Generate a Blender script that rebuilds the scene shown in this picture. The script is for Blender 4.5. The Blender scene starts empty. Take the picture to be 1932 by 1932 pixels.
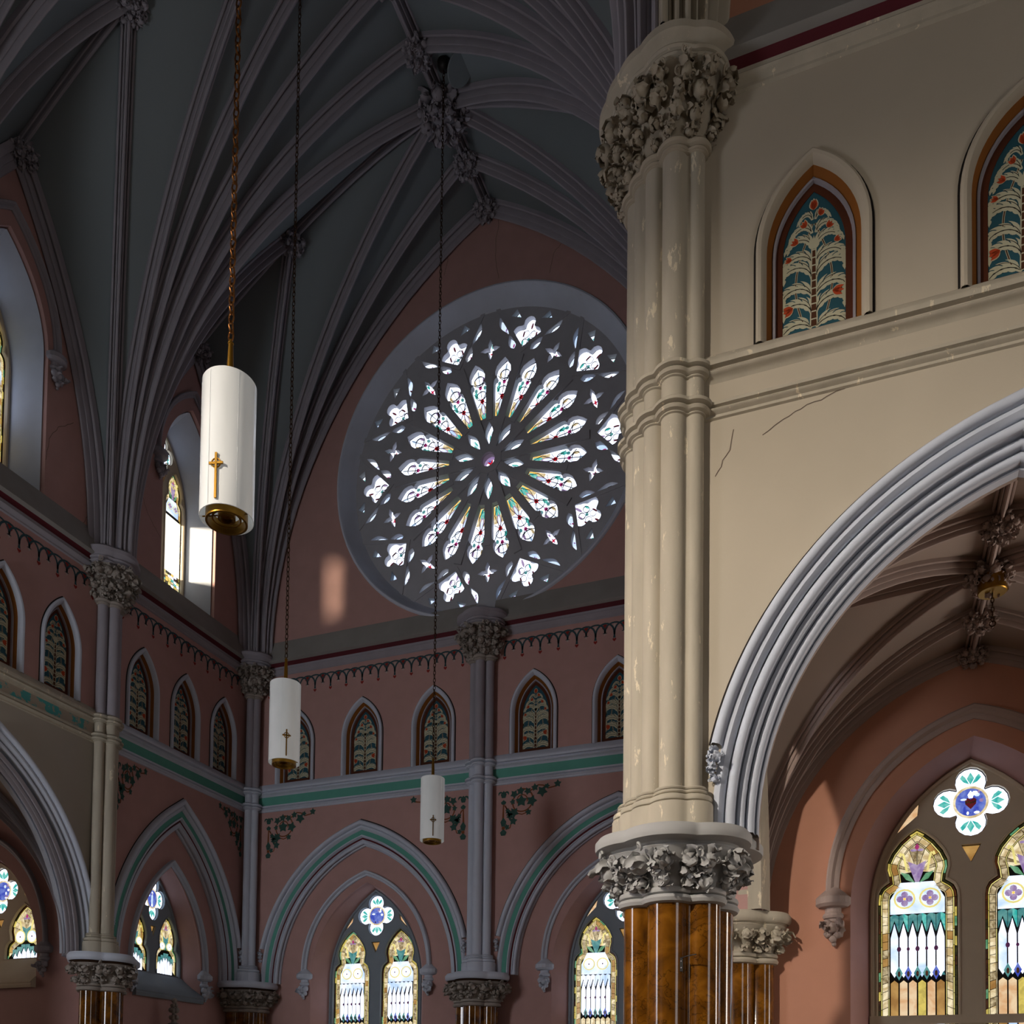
import bpy, math, random
from mathutils import Vector, Matrix
from mathutils.geometry import tessellate_polygon
R_ = math.radians
SC = bpy.context.scene
COL = SC.collection

# ------------------------------------------------------------------ camera
cam_d = bpy.data.cameras.new('camera'); cam = bpy.data.objects.new('camera', cam_d); COL.objects.link(cam)
cam_d.sensor_fit = 'HORIZONTAL'; cam_d.sensor_width = 36.0
cam_d.lens = 36.0 * 1770.45 / 1932.0
cam_d.shift_y = (2006.2 - 966.0) / 1932.0
cam_d.clip_end = 200
yaw, pitch, roll = R_(21.1675), R_(2.0582), R_(0.6948)
fwd = Vector((-math.sin(yaw) * math.cos(pitch), math.cos(yaw) * math.cos(pitch), math.sin(pitch)))
rgt = Vector((math.cos(yaw), math.sin(yaw), 0)); up = rgt.cross(fwd)
r2 = math.cos(roll) * rgt + math.sin(roll) * up; u2 = -math.sin(roll) * rgt + math.cos(roll) * up
cm = Matrix((r2, u2, -fwd)).transposed().to_4x4(); cm.translation = Vector((0, 0, 1.6))
cam.matrix_world = cm
SC.camera = cam

# ------------------------------------------------------------------ view, world, lights
SC.view_settings.view_transform = 'Standard'; SC.view_settings.look = 'None'
SC.view_settings.exposure = 0.0; SC.view_settings.gamma = 1.0; SC.view_settings.use_curve_mapping = False
SC.cycles.max_bounces = 5; SC.cycles.diffuse_bounces = 3; SC.cycles.glossy_bounces = 3
SC.cycles.use_denoising = True
world = bpy.data.worlds.new('world'); SC.world = world; world.use_nodes = True
world.node_tree.nodes['Background'].inputs[0].default_value = (0.75, 0.85, 1.0, 1)
world.node_tree.nodes['Background'].inputs[1].default_value = 0.3

def area(name, loc, target, sx, sy, energy, color):
    l = bpy.data.lights.new(name, 'AREA'); l.shape = 'RECTANGLE'; l.size = sx; l.size_y = sy
    l.energy = energy; l.color = color
    o = bpy.data.objects.new(name, l); COL.objects.link(o); o.location = loc
    d = Vector(target) - Vector(loc); o.rotation_euler = d.to_track_quat('-Z', 'Y').to_euler()
    return o
# area fills added out of view; no windows are built where they stand
area('window_light_opposite_aisle', (1.5, -12.5, 4.5), (-2.0, 10, 5.5), 8.0, 3.5, 130, (1.0, 0.93, 0.84))
area('window_light_sanctuary', (-15.0, 1.0, 5.0), (-9.0, 18.0, 6.0), 4.0, 5.0, 880, (0.92, 0.94, 1.0))
area('window_light_next_aisle_bay', (8.1, 15.0, 4.4), (3.0, 11.5, 6.0), 2.4, 4.2, 560, (1.0, 0.90, 0.80))
area('window_light_far_chapel', (-22.6, 12.6, 4.6), (-17.0, 13.0, 5.5), 2.2, 3.0, 45, (1.0, 0.85, 0.70))
area('window_light_nave_end', (11.6, 2.0, 8.0), (-15.0, 14.0, 9.0), 5.0, 8.0, 360, (1.0, 0.95, 0.92))
# warm key spot added out of view, trained on the nave wall
sp = bpy.data.lights.new('nave_spotlight', 'SPOT'); sp.energy = 9600; sp.color = (1.0, 0.88, 0.75); sp.spot_size = R_(55); sp.spot_blend = 1.0; sp.shadow_soft_size = 0.28
spo = bpy.data.objects.new('nave_spotlight', sp); COL.objects.link(spo); spo.location = (-9.6, -3.4, 11.0)
spo.rotation_euler = (Vector((0.2, 11.0, 3.2)) - Vector(spo.location)).to_track_quat('-Z', 'Y').to_euler()
# low sun coming through the clear pane of the left clerestory window
sun_l = bpy.data.lights.new('sun', 'SUN'); sun_l.energy = 95; sun_l.angle = R_(9); sun_l.color = (1.0, 0.83, 0.60)
sun = bpy.data.objects.new('sun', sun_l); COL.objects.link(sun); sun.location = (-40, 0, 22)
sun.rotation_euler = Vector((3.35, 2.45, -0.62)).to_track_quat('-Z', 'Y').to_euler()

# ------------------------------------------------------------------ materials
def lin(h):
    out = []
    for i in (0, 2, 4):
        c = int(h[i:i + 2], 16) / 255.0
        out.append(c / 12.92 if c <= 0.04045 else ((c + 0.055) / 1.055) ** 2.4)
    return (*out, 1)
MAT = {}
def base_mat(name):
    m = bpy.data.materials.new(name); m.use_nodes = True
    nt = m.node_tree; b = nt.nodes['Principled BSDF']
    MAT[name] = m
    return m, nt, b
def N(nt, t, **kw):
    n = nt.nodes.new(t)
    for k, v in kw.items():
        if hasattr(n, k): setattr(n, k, v)
        else: n.inputs[k].default_value = v
    return n
def paint(name, hexc, var=0.12, rough=0.75, scale=3.0, bump=0.06, chips=None, chip_amt=0.62, spec=0.3, chip_scale=5.0, stretch=(1, 1, 1)):
    m, nt, b = base_mat(name); L = nt.links.new
    tc = N(nt, 'ShaderNodeNewGeometry')
    mp = N(nt, 'ShaderNodeMapping'); mp.inputs['Scale'].default_value = stretch
    L(tc.outputs['Position'], mp.inputs['Vector'])
    nz = N(nt, 'ShaderNodeTexNoise'); nz.inputs['Scale'].default_value = scale; nz.inputs['Detail'].default_value = 6
    L(mp.outputs['Vector'], nz.inputs['Vector'])
    c = lin(hexc)
    mx = N(nt, 'ShaderNodeMix'); mx.data_type = 'RGBA'
    mx.inputs[6].default_value = tuple(x * (1 - var) for x in c[:3]) + (1,)
    mx.inputs[7].default_value = tuple(min(1, x * (1 + var)) for x in c[:3]) + (1,)
    L(nz.outputs['Fac'], mx.inputs[0]); col = mx.outputs[2]
    if chips:
        n2 = N(nt, 'ShaderNodeTexNoise'); n2.inputs['Scale'].default_value = chip_scale; n2.inputs['Detail'].default_value = 8; n2.inputs['Roughness'].default_value = 0.7
        L(mp.outputs['Vector'], n2.inputs['Vector'])
        rp = N(nt, 'ShaderNodeValToRGB'); rp.color_ramp.elements[0].position = chip_amt; rp.color_ramp.elements[1].position = chip_amt + 0.015
        L(n2.outputs['Fac'], rp.inputs[0])
        m2 = N(nt, 'ShaderNodeMix'); m2.data_type = 'RGBA'; m2.inputs[7].default_value = lin(chips)
        L(rp.outputs[0], m2.inputs[0]); L(col, m2.inputs[6]); col = m2.outputs[2]
    L(col, b.inputs['Base Color'])
    b.inputs['Roughness'].default_value = rough; b.inputs['Specular IOR Level'].default_value = spec
    n3 = N(nt, 'ShaderNodeTexNoise'); n3.inputs['Scale'].default_value = 45; n3.inputs['Detail'].default_value = 3
    L(tc.outputs['Position'], n3.inputs['Vector'])
    bp = N(nt, 'ShaderNodeBump'); bp.inputs['Strength'].default_value = bump; bp.inputs['Distance'].default_value = 0.02
    L(n3.outputs['Fac'], bp.inputs['Height']); L(bp.outputs[0], b.inputs['Normal'])
    return m
paint('pink', 'b38d87', 0.10)
paint('pink_warm', 'bb866e', 0.08)
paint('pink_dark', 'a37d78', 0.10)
paint('beige', 'b5ab99', 0.10, scale=0.9)
paint('beige_grey', 'a39c90', 0.08, scale=1.2)
paint('grey_blue', 'bec5d2', 0.08)
paint('stone_lilac', '97939a', 0.12)
paint('stone_warm', 'b1a998', 0.2, chips='d8cdb4', chip_amt=0.615, chip_scale=4.0, stretch=(1.8, 1.8, 0.45))
paint('stone_carved', '989088', 0.18)
paint('stone_carved_pale', 'a7a7a6', 0.12)
paint('sill_grey', '8d8a86', 0.16, scale=2.0)
paint('green', '5a9c8c', 0.10)
paint('green_worn', '4a9c9c', 0.10, chips='a59b8c', chip_amt=0.47, chip_scale=2.2)
paint('red', '551822', 0.12)
paint('dark_line', '1a1512', 0.1)
paint('crack_brown', '5e5046', 0.2)
paint('web_blue', '767f82', 0.12, scale=0.5)
paint('web_aisle', '9a8a80', 0.12, scale=0.8)
paint('rib_aisle', 'a3918a', 0.12)
paint('rib_ochre', 'b9a05a', 0.12)
paint('tracery', 'a8a9ae', 0.14)
paint('tracery_blue', '86919a', 0.10)
paint('tracery_warm', 'c0b29c', 0.10)
paint('niche_orange', '855018', 0.15)
paint('niche_brown', '4d230c', 0.2)
paint('panel_teal', '24505c', 0.15)
paint('panel_cream', 'b9b79c', 0.10)
paint('panel_stem', '4a2a14', 0.15)
paint('panel_red', 'b0431f', 0.25, scale=20)
paint('vine_green', '2f5048', 0.3, scale=12)
paint('vine_brown', '7a4422', 0.2)
paint('frieze_teal', '2f4a50', 0.15)
paint('frieze_red', '8c2a22', 0.15)
paint('frieze_white', 'b4a49c', 0.1)
paint('cap_shadow_brown', '35210f', 0.2)  # dark brown of the hollow moulding under the abacus
paint('floor', '6b5a48', 0.15)
paint('iron', '16130f', 0.1, rough=0.5)

def marble(name):
    m, nt, b = base_mat(name); L = nt.links.new
    g = N(nt, 'ShaderNodeNewGeometry')
    n1 = N(nt, 'ShaderNodeTexNoise'); n1.inputs['Scale'].default_value = 2.6; n1.inputs['Detail'].default_value = 9; n1.inputs['Distortion'].default_value = 1.2
    L(g.outputs['Position'], n1.inputs['Vector'])
    r = N(nt, 'ShaderNodeValToRGB'); e = r.color_ramp.elements
    e[0].position = 0.3; e[0].color = lin('40250a'); e[1].position = 0.72; e[1].color = lin('8c5a18')
    e2 = e.new(0.5); e2.color = lin('643c09')
    L(n1.outputs['Fac'], r.inputs[0])
    v = N(nt, 'ShaderNodeTexVoronoi'); v.feature = 'DISTANCE_TO_EDGE'; v.inputs['Scale'].default_value = 1.7
    mp = N(nt, 'ShaderNodeVectorMath'); mp.operation = 'ADD'
    n2 = N(nt, 'ShaderNodeTexNoise'); n2.inputs['Scale'].default_value = 5; n2.inputs['Detail'].default_value = 6
    L(g.outputs['Position'], n2.inputs['Vector']); L(g.outputs['Position'], mp.inputs[0]); L(n2.outputs['Color'], mp.inputs[1]); L(mp.outputs[0], v.inputs['Vector'])
    rv = N(nt, 'ShaderNodeValToRGB'); rv.color_ramp.elements[0].color = (0.25, 0.25, 0.25, 1); rv.color_ramp.elements[1].position = 0.025
    L(v.outputs['Distance'], rv.inputs[0])
    mx = N(nt, 'ShaderNodeMix'); mx.data_type = 'RGBA'; mx.blend_type = 'MULTIPLY'; mx.inputs[0].default_value = 0.8
    L(r.outputs[0], mx.inputs[6]); L(rv.outputs[0], mx.inputs[7]); L(mx.outputs[2], b.inputs['Base Color'])
    b.inputs['Roughness'].default_value = 0.10; b.inputs['Specular IOR Level'].default_value = 0.6
marble('marble')

def metal(name, hexc, rough):
    m, nt, b = base_mat(name)
    nz = N(nt, 'ShaderNodeTexNoise'); nz.inputs['Scale'].default_value = 14
    mx = N(nt, 'ShaderNodeMix'); mx.data_type = 'RGBA'; c = lin(hexc)
    mx.inputs[6].default_value = tuple(x * 0.7 for x in c[:3]) + (1,); mx.inputs[7].default_value = c
    nt.links.new(nz.outputs['Fac'], mx.inputs[0]); nt.links.new(mx.outputs[2], b.inputs['Base Color'])
    b.inputs['Metallic'].default_value = 0.85; b.inputs['Roughness'].default_value = rough
metal('brass', '9c7428', 0.35)
metal('copper_chain', '80542a', 0.45)
metal('dark_chain', '4a3420', 0.5)

def shade_mat(name, glow):
    m, nt, b = base_mat(name)
    nz = N(nt, 'ShaderNodeTexNoise'); nz.inputs['Scale'].default_value = 2.0
    rp = N(nt, 'ShaderNodeValToRGB'); rp.color_ramp.elements[0].color = lin('b9bcbc'); rp.color_ramp.elements[1].color = lin('cfd1d0')
    nt.links.new(nz.outputs['Fac'], rp.inputs[0]); nt.links.new(rp.outputs[0], b.inputs['Base Color'])
    b.inputs['Roughness'].default_value = 0.16; b.inputs['Specular IOR Level'].default_value = 0.6
    nt.links.new(rp.outputs[0], b.inputs['Emission Color']); b.inputs['Emission Strength'].default_value = glow
shade_mat('lamp_glass', 0.20)

def glass(name, hexc, strength, streak=0.25, scale=5.0, hex2=None, clear=0.0):
    m, nt, b = base_mat(name); L = nt.links.new
    g = N(nt, 'ShaderNodeNewGeometry')
    nz = N(nt, 'ShaderNodeTexNoise'); nz.inputs['Scale'].default_value = scale; nz.inputs['Detail'].default_value = 5; nz.inputs['Distortion'].default_value = 0.6
    L(g.outputs['Position'], nz.inputs['Vector'])
    c = lin(hexc); c2 = lin(hex2) if hex2 else tuple(x * (1 - streak) for x in c[:3]) + (1,)
    mx = N(nt, 'ShaderNodeMix'); mx.data_type = 'RGBA'; mx.inputs[6].default_value = c2; mx.inputs[7].default_value = c
    rp = N(nt, 'ShaderNodeValToRGB'); rp.color_ramp.elements[0].position = 0.38; rp.color_ramp.elements[1].position = 0.62
    L(nz.outputs['Fac'], rp.inputs[0]); L(rp.outputs[0], mx.inputs[0])
    L(mx.outputs[2], b.inputs['Emission Color']); b.inputs['Emission Strength'].default_value = strength
    b.inputs['Base Color'].default_value = (0.02, 0.02, 0.02, 1); b.inputs['Roughness'].default_value = 0.3
    if clear > 0:
        tr = N(nt, 'ShaderNodeBsdfTransparent'); ms = N(nt, 'ShaderNodeMixShader'); ms.inputs[0].default_value = clear
        out = nt.nodes['Material Output']
        L(b.outputs[0], ms.inputs[1]); L(tr.outputs[0], ms.inputs[2]); L(ms.outputs[0], out.inputs[0])
glass('g_white', 'dfe8ff', 2.6, 0.10)
glass('g_clear', 'fff8e8', 2.4, 0.05, clear=0.45)
glass('g_milk', 'eef4ff', 1.25, hex2='b4cdf0', scale=2.5)
glass('g_cream', 'f5e6c0', 1.05, hex2='c2a876', scale=9)
glass('g_beige', 'dcc9a0', 0.85, hex2='86714c', scale=14)
glass('g_tan', 'd2a45e', 0.8, hex2='a97a3e', scale=4)
glass('g_peach', 'ecd0a8', 1.0, hex2='d9a878', scale=5)
glass('g_amber', 'ffc860', 1.3, 0.3)
glass('g_gold', 'e6cf66', 0.9, 0.3, 12)
glass('g_yellow', 'efe08a', 1.1, 0.2)
glass('g_olive', '4c4a1c', 0.45, hex2='24200c', scale=16)
glass('g_brown', '6e3a16', 0.45, hex2='2c1508', scale=16)
glass('g_green', '58a070', 0.7, hex2='8cc49a', scale=8)
glass('g_teal', '2fb6ae', 0.9, hex2='7fd8cc', scale=10)
glass('g_bluegreen', '3a8c92', 0.7, hex2='74b6b2', scale=9)
glass('g_blue', '3c4fc8', 0.8, hex2='7d92e6', scale=8)
glass('g_purple', '5a2352', 0.6, 0.3)
glass('g_lilac', '9a7cb4', 0.8, hex2='c4aed2', scale=10)
glass('g_pink', 'c23a86', 0.8, 0.3)
glass('g_red', 'd8202c', 0.9, 0.3)
glass('g_heart', '7c1c28', 0.5, 0.3)
glass('g_night', '1c3f6e', 0.5, 0.3)

# ------------------------------------------------------------------ mesh helpers
def finish(me, mat, smooth=35):
    ms = mat if isinstance(mat, (list, tuple)) else [mat]
    for m in ms: me.materials.append(MAT[m])
    if smooth:
        me.polygons.foreach_set('use_smooth', [True] * len(me.polygons))
        me.set_sharp_from_angle(angle=R_(smooth))
    me.update()
    return me
def mk(name, verts, faces, mat, smooth=35, idx=None):
    me = bpy.data.meshes.new(name); me.from_pydata([tuple(v) for v in verts], [], faces)
    if idx: me.polygons.foreach_set('material_index', idx)
    return finish(me, mat, smooth)
def link(name, me, parent=None, mtx=None):
    o = bpy.data.objects.new(name, me); COL.objects.link(o)
    if parent is not None: o.parent = parent
    if mtx is not None: o.matrix_basis = mtx
    return o
def tag(o, label=None, cat=None, group=None, kind=None):
    if label: o['label'] = label
    if cat: o['category'] = cat
    if group: o['group'] = group
    if kind: o['kind'] = kind
    return o
def empty(name, mtx=None):
    o = bpy.data.objects.new(name, None); COL.objects.link(o); o.empty_display_size = 0.1
    if mtx is not None: o.matrix_basis = mtx
    return o
class MB:
    def __init__(s): s.v = []; s.f = []; s.i = []
    def add(s, v, f, i=0):
        k = len(s.v); s.v += [tuple(p) for p in v]; s.f += [tuple(a + k for a in q) for q in f]; s.i += [i] * len(f)
    def mesh(s, name, mat, smooth=35): return mk(name, s.v, s.f, mat, smooth, s.i)
def grid_faces(nr, nc, closed=False):
    f = []
    for i in range(nr - 1):
        for j in range(nc if closed else nc - 1):
            k = (j + 1) % nc
            f.append((i * nc + j, i * nc + k, (i + 1) * nc + k, (i + 1) * nc + j))
    return f
def fmat(o, U, Nn):
    U = Vector(U); Nn = Vector(Nn); Z = Vector((0, 0, 1))
    m = Matrix((U, Z, Nn)).transposed().to_4x4(); m.translation = Vector(o)
    return m
XA, YB, YC, YD, XE = -15.5, 20.5, 10.1, 15.2, -20.7
FA = fmat((XA, 0, 0), (0, 1, 0), (1, 0, 0))
FB = fmat((0, YB, 0), (1, 0, 0), (0, -1, 0))
FC = fmat((0, YC, 0), (1, 0, 0), (0, -1, 0))
FD = fmat((0, YD, 0), (1, 0, 0), (0, -1, 0))
FE = FD
FR = fmat((-2.1, 0, 0), (0, -1, 0), (-1, 0, 0))      # right side wall of the transept
def at(F, u, z, d=0): return F @ Matrix.Translation((u, z, d))

def parch(u0, w, zs, za, zb=None, n=16):
    h = za - zs; R = (w * w + h * h) / (2 * w); cx = u0 - w + R
    a1 = math.acos(max(-1, min(1, (w - R) / R)))
    L = [(cx + R * math.cos(math.pi + (a1 - math.pi) * i / n), zs + R * math.sin(math.pi + (a1 - math.pi) * i / n)) for i in range(n + 1)]
    L[-1] = (u0, za)
    Rr = [(2 * u0 - x, z) for x, z in reversed(L[:-1])]
    p = L + Rr
    if zb is not None: p = [(u0 - w, zb)] + p + [(u0 + w, zb)]
    return p
def parch_off(u0, w, zs, za, a, zb=None, n=26):
    h = za - zs; R = (w * w + h * h) / (2 * w)
    return parch(u0, w + a, zs, zs + math.sqrt((R + a) ** 2 - (R - w) ** 2), zb, n)
def miters(path, closed=False):
    n = len(path); out = []
    for i in range(n):
        def nrm(a, b):
            dx, dy = b[0] - a[0], b[1] - a[1]; l = math.hypot(dx, dy) or 1; return (-dy / l, dx / l)
        if closed: n1 = nrm(path[i - 1], path[i]); n2 = nrm(path[i], path[(i + 1) % n])
        else:
            n1 = nrm(path[i - 1], path[i]) if i > 0 else None; n2 = nrm(path[i], path[i + 1]) if i < n - 1 else None
            n1 = n1 or n2; n2 = n2 or n1
        mx, my = n1[0] + n2[0], n1[1] + n2[1]; l = math.hypot(mx, my) or 1; mx /= l; my /= l
        c = max(0.35, mx * n1[0] + my * n1[1]); out.append((mx / c, my / c))
    return out
def sweep(path, prof, closed=False):
    ms = miters(path, closed); v = []
    for (x, z), (mx, mz) in zip(path, ms):
        for a, b in prof: v.append((x + a * mx, z + a * mz, b))
    P = len(prof); n = len(path); f = []
    for i in range(n if closed else n - 1):
        k = (i + 1) % n
        for j in range(P - 1): f.append((i * P + j, k * P + j, k * P + j + 1, i * P + j + 1))
    return v, f
def sweep_obj(name, path, prof, mat, parent=None, mtx=None, closed=False, smooth=32):
    v, f = sweep(path, prof, closed)
    return link(name, mk(name, v, f, mat, smooth), parent, mtx)
def roll(cx, cy, r, a0, a1, n=6):
    return [(cx + r * math.cos(R_(a0 + (a1 - a0) * i / n)), cy + r * math.sin(R_(a0 + (a1 - a0) * i / n))) for i in range(n + 1)]
def fill2d(outer, holes, d0, d1):
    loops = [outer] + list(holes)
    pts = [p for l in loops for p in l]
    tris = tessellate_polygon([[Vector((x, y, 0)) for x, y in l] for l in loops])
    n = len(pts); v = [(x, y, d1) for x, y in pts] + [(x, y, d0) for x, y in pts]; f = []
    for t in tris:
        a, b, c = [Vector(pts[i]) for i in t]
        ar = (b - a).cross(c - a) if len(a) == 2 else 0
        t = tuple(t)
        if ar < 0: t = t[::-1]
        f.append(t); f.append(tuple(i + n for i in t[::-1]))
    k = 0
    for li, l in enumerate(loops):
        m = len(l); A = sum(l[i][0] * l[(i + 1) % m][1] - l[(i + 1) % m][0] * l[i][1] for i in range(m))
        for i in range(m):
            a, b = k + i, k + (i + 1) % m
            q = (a, a + n, b + n, b)
            if (A > 0) == (li == 0): q = q
            else: q = q[::-1]
            f.append(q)
        k += m
    return v, f
def slab(name, outer, holes, d0, d1, mat, parent=None, mtx=None, smooth=0):
    v, f = fill2d(outer, holes, d0, d1)
    return link(name, mk(name, v, f, mat, smooth), parent, mtx)
def rect(a, b, c, d): return [(a, c), (b, c), (b, d), (a, d)]
def loft(loops, closed=True, cap=False):
    v = [p for l in loops for p in l]; n = len(loops[0]); f = grid_faces(len(loops), n, closed)
    if cap: f.append(tuple(range((len(loops) - 1) * n, len(loops) * n))); f.append(tuple(reversed(range(n))))
    return v, f
def ball(c, r, sx=1, sy=1, sz=1, nu=10, nv=7, ridge=0.0, rot=None):
    v = []; f = []
    for i in range(nv + 1):
        ph = math.pi * i / nv
        for j in range(nu):
            th = 2 * math.pi * j / nu; q = 1 + ridge * (1 if j % 2 else -1)
            p = Vector((sx * math.sin(ph) * math.cos(th) * q, sy * math.sin(ph) * math.sin(th) * q, sz * math.cos(ph))) * r
            if rot is not None: p = rot @ p
            v.append(tuple(p + Vector(c)))
    return v, grid_faces(nv + 1, nu, True)
def tube(path, r, n=6):
    v = []; f = []
    for i, p in enumerate(path):
        p = Vector(p); a = Vector(path[max(0, i - 1)]); b = Vector(path[min(len(path) - 1, i + 1)])
        t = (b - a).normalized(); s = t.cross(Vector((0, 0, 1)))
        if s.length < 1e-3: s = t.cross(Vector((1, 0, 0)))
        s.normalize(); w = s.cross(t); rr = r[i] if isinstance(r, list) else r
        for j in range(n):
            th = 2 * math.pi * j / n; v.append(tuple(p + (s * math.cos(th) + w * math.sin(th)) * rr))
    return v, grid_faces(len(path), n, True)
def lathe(prof, n=24, c=(0, 0)):
    v = []
    for r, z in prof:
        for j in range(n):
            th = 2 * math.pi * j / n; v.append((c[0] + r * math.cos(th), c[1] + r * math.sin(th), z))
    return v, grid_faces(len(prof), n, True)

# ------------------------------------------------------------------ carved foliage
def leaf(L, W, curl, flip, nl=8, nt=5):
    """a lobed leaf growing along +y, bending out towards +z and curling over at the tip"""
    v = []; y = z = 0.0; ang = 0.15
    for i in range(nl):
        s = i / (nl - 1)
        w = W * (math.sin(math.pi * min(1, 0.16 + 0.80 * s)) ** 0.7) * (1 + 0.30 * math.cos(s * 14)) + 0.04 * W
        if i:
            ang += curl / (nl - 1) * (0.5 + 1.3 * s); y += L / (nl - 1) * math.cos(ang); z += L / (nl - 1) * math.sin(ang)
        for j in range(nt):
            t = -1 + 2 * j / (nt - 1)
            cup = (0.45 * W * t * t) * (1 if flip else -1) + 0.16 * W * math.cos(s * 14) * abs(t) - (0.10 * W if j == nt // 2 else 0)
            v.append((w * t, y - math.sin(ang) * cup, z + math.cos(ang) * cup))
    return v, grid_faces(nl, nt)
def spiral(size, r, turns=1.3, n=12):
    pts = []
    for i in range(n + 1):
        t = i / n; a = turns * 6.2832 * t; q = size * (1 - .75 * t); pts.append((q * math.cos(a), q * math.sin(a), size * .3 * t))
    return tube(pts, [r * (1 - .4 * i / n) for i in range(n + 1)], 6)
def foliage_cluster(rng, size):
    """one bunch in a local frame: y up, z outward"""
    mb = MB()
    if rng.random() < .62:
        rot = Matrix.Rotation(rng.uniform(-.6, .6), 3, 'Z')
        bv, bf = ball((rng.uniform(-.08, .08) * size, rng.uniform(-.12, .08) * size, size * 0.26), size * rng.uniform(0.20, 0.28), 1, 1.1, 1, 18, 8, 0, rot)
        c = Vector((sum(p[0] for p in bv) / len(bv), sum(p[1] for p in bv) / len(bv), sum(p[2] for p in bv) / len(bv)))
        nb = []
        for q in bv:
            d = Vector(q) - c; g = 1 - .13 * max(0, 1 - abs(math.sin(1.5 * math.atan2(d.x, d.y + .25 * size))) * 7); nb.append(tuple(c + d * g))
        mb.add(nb, bf)
    n = 6
    for k in range(n):
        a = -2.5 + 5.0 * k / (n - 1) + rng.uniform(-.3, .3)
        v, f = leaf(size * rng.uniform(.55, .8), size * rng.uniform(.15, .22), rng.uniform(1.2, 2.6), k % 2)
        m = Matrix.Translation((0, 0, size * .06)) @ Matrix.Rotation(a, 4, 'Z') @ Matrix.Rotation(rng.uniform(-.1, .35), 4, 'X')
        mb.add([m @ Vector(p) for p in v], f)
    for k in range(2):
        v, f = spiral(size * rng.uniform(.10, .16), size * .045)
        m = Matrix.Translation((rng.uniform(-.4, .4) * size, rng.uniform(-.1, .5) * size, size * .22)) @ Matrix.Rotation(rng.uniform(0, 6.28), 4, 'Z') @ Matrix.Rotation(rng.uniform(-.6, .6), 4, 'X')
        mb.add([m @ Vector(p) for p in v], f)
    for k in range(2):
        a = rng.uniform(0, 6.28); q = size * rng.uniform(.25, .42)
        bv, bf = ball((q * math.cos(a), q * math.sin(a), size * rng.uniform(.12, .26)), size * rng.uniform(.06, .10), 1, 1, 1, 8, 5)
        mb.add(bv, bf)
    return mb

# ------------------------------------------------------------------ clustered piers
def envelope(circles, off, n, poff=None):
    out = []
    for k in range(n):
        th = 2 * math.pi * k / n; dx, dy = math.cos(th), math.sin(th); best = 0.02
        for cx, cy, r in circles:
            rr = r + off; b = cx * dx + cy * dy; dd = b * b - (cx * cx + cy * cy - rr * rr)
            if dd > 0: best = max(best, b + math.sqrt(dd))
        out.append((best * dx, best * dy, best))
    return out
def loft_rings(circles, steps, n, cap=True):
    v = []
    for z, off in steps:
        for x, y, _ in envelope(circles, off, n): v.append((x, y, z))
    f = grid_faces(len(steps), n, True)
    if cap: f.append(tuple(range((len(steps) - 1) * n, len(steps) * n))); f.append(tuple(reversed(range(n))))
    return v, f
def round_steps(z0, z1, o0, o1, n=4):
    """a torus moulding bulging from offset o0 to o1 between z0 and z1"""
    return [(z0 + (z1 - z0) * (0.5 - 0.5 * math.cos(math.pi * i / n)), o0 + (o1 - o0) * math.sin(math.pi * i / n)) for i in range(n + 1)]
def cap_foliage(circles, z0, z1, o0, o1, size, rng, tiers, arc, sq=1.0):
    mb = MB(); n = 360; env = None
    for ti, (fr, cnt, sc) in enumerate(tiers):
        z = z0 + (z1 - z0) * fr; off = o0 + (o1 - o0) * fr ** 1.6
        env = envelope(circles, off, n)
        pts = [env[i] for i in range(n)]
        # walk along the arc by length
        a0, a1 = arc; ids = [int(a0 + (a1 - a0) * t / 400.0) % n for t in range(401)]
        cum = [0]
        for i in range(400): cum.append(cum[-1] + math.hypot(pts[ids[i + 1]][0] - pts[ids[i]][0], pts[ids[i + 1]][1] - pts[ids[i]][1]))
        for c in range(cnt):
            target = cum[-1] * (c + (0.5 if ti % 2 else 0.25)) / cnt
            k = min(range(401), key=lambda q: abs(cum[q] - target)); i = ids[k]; x, y, _ = pts[i]
            p1, p2 = pts[(i - 6) % n], pts[(i + 6) % n]; tx, ty = p2[0] - p1[0], p2[1] - p1[1]; l = math.hypot(tx, ty) or 1
            nx, ny = ty / l, -tx / l
            tilt = R_(-28)
            m = Matrix((Vector((-ny, nx, 0)), Vector((0, 0, 1)), Vector((nx, ny, 0)))).transposed().to_4x4()
            m.translation = Vector((x, y, z))
            cl = foliage_cluster(rng, size * sc * rng.uniform(.9, 1.1))
            m = m @ Matrix.Rotation(tilt * -1, 4, 'X') @ Matrix.Rotation(rng.uniform(-.3, .3), 4, 'Z')
            mb.add([m @ Vector(p) for p in cl.v], cl.f)
    return mb
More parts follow.
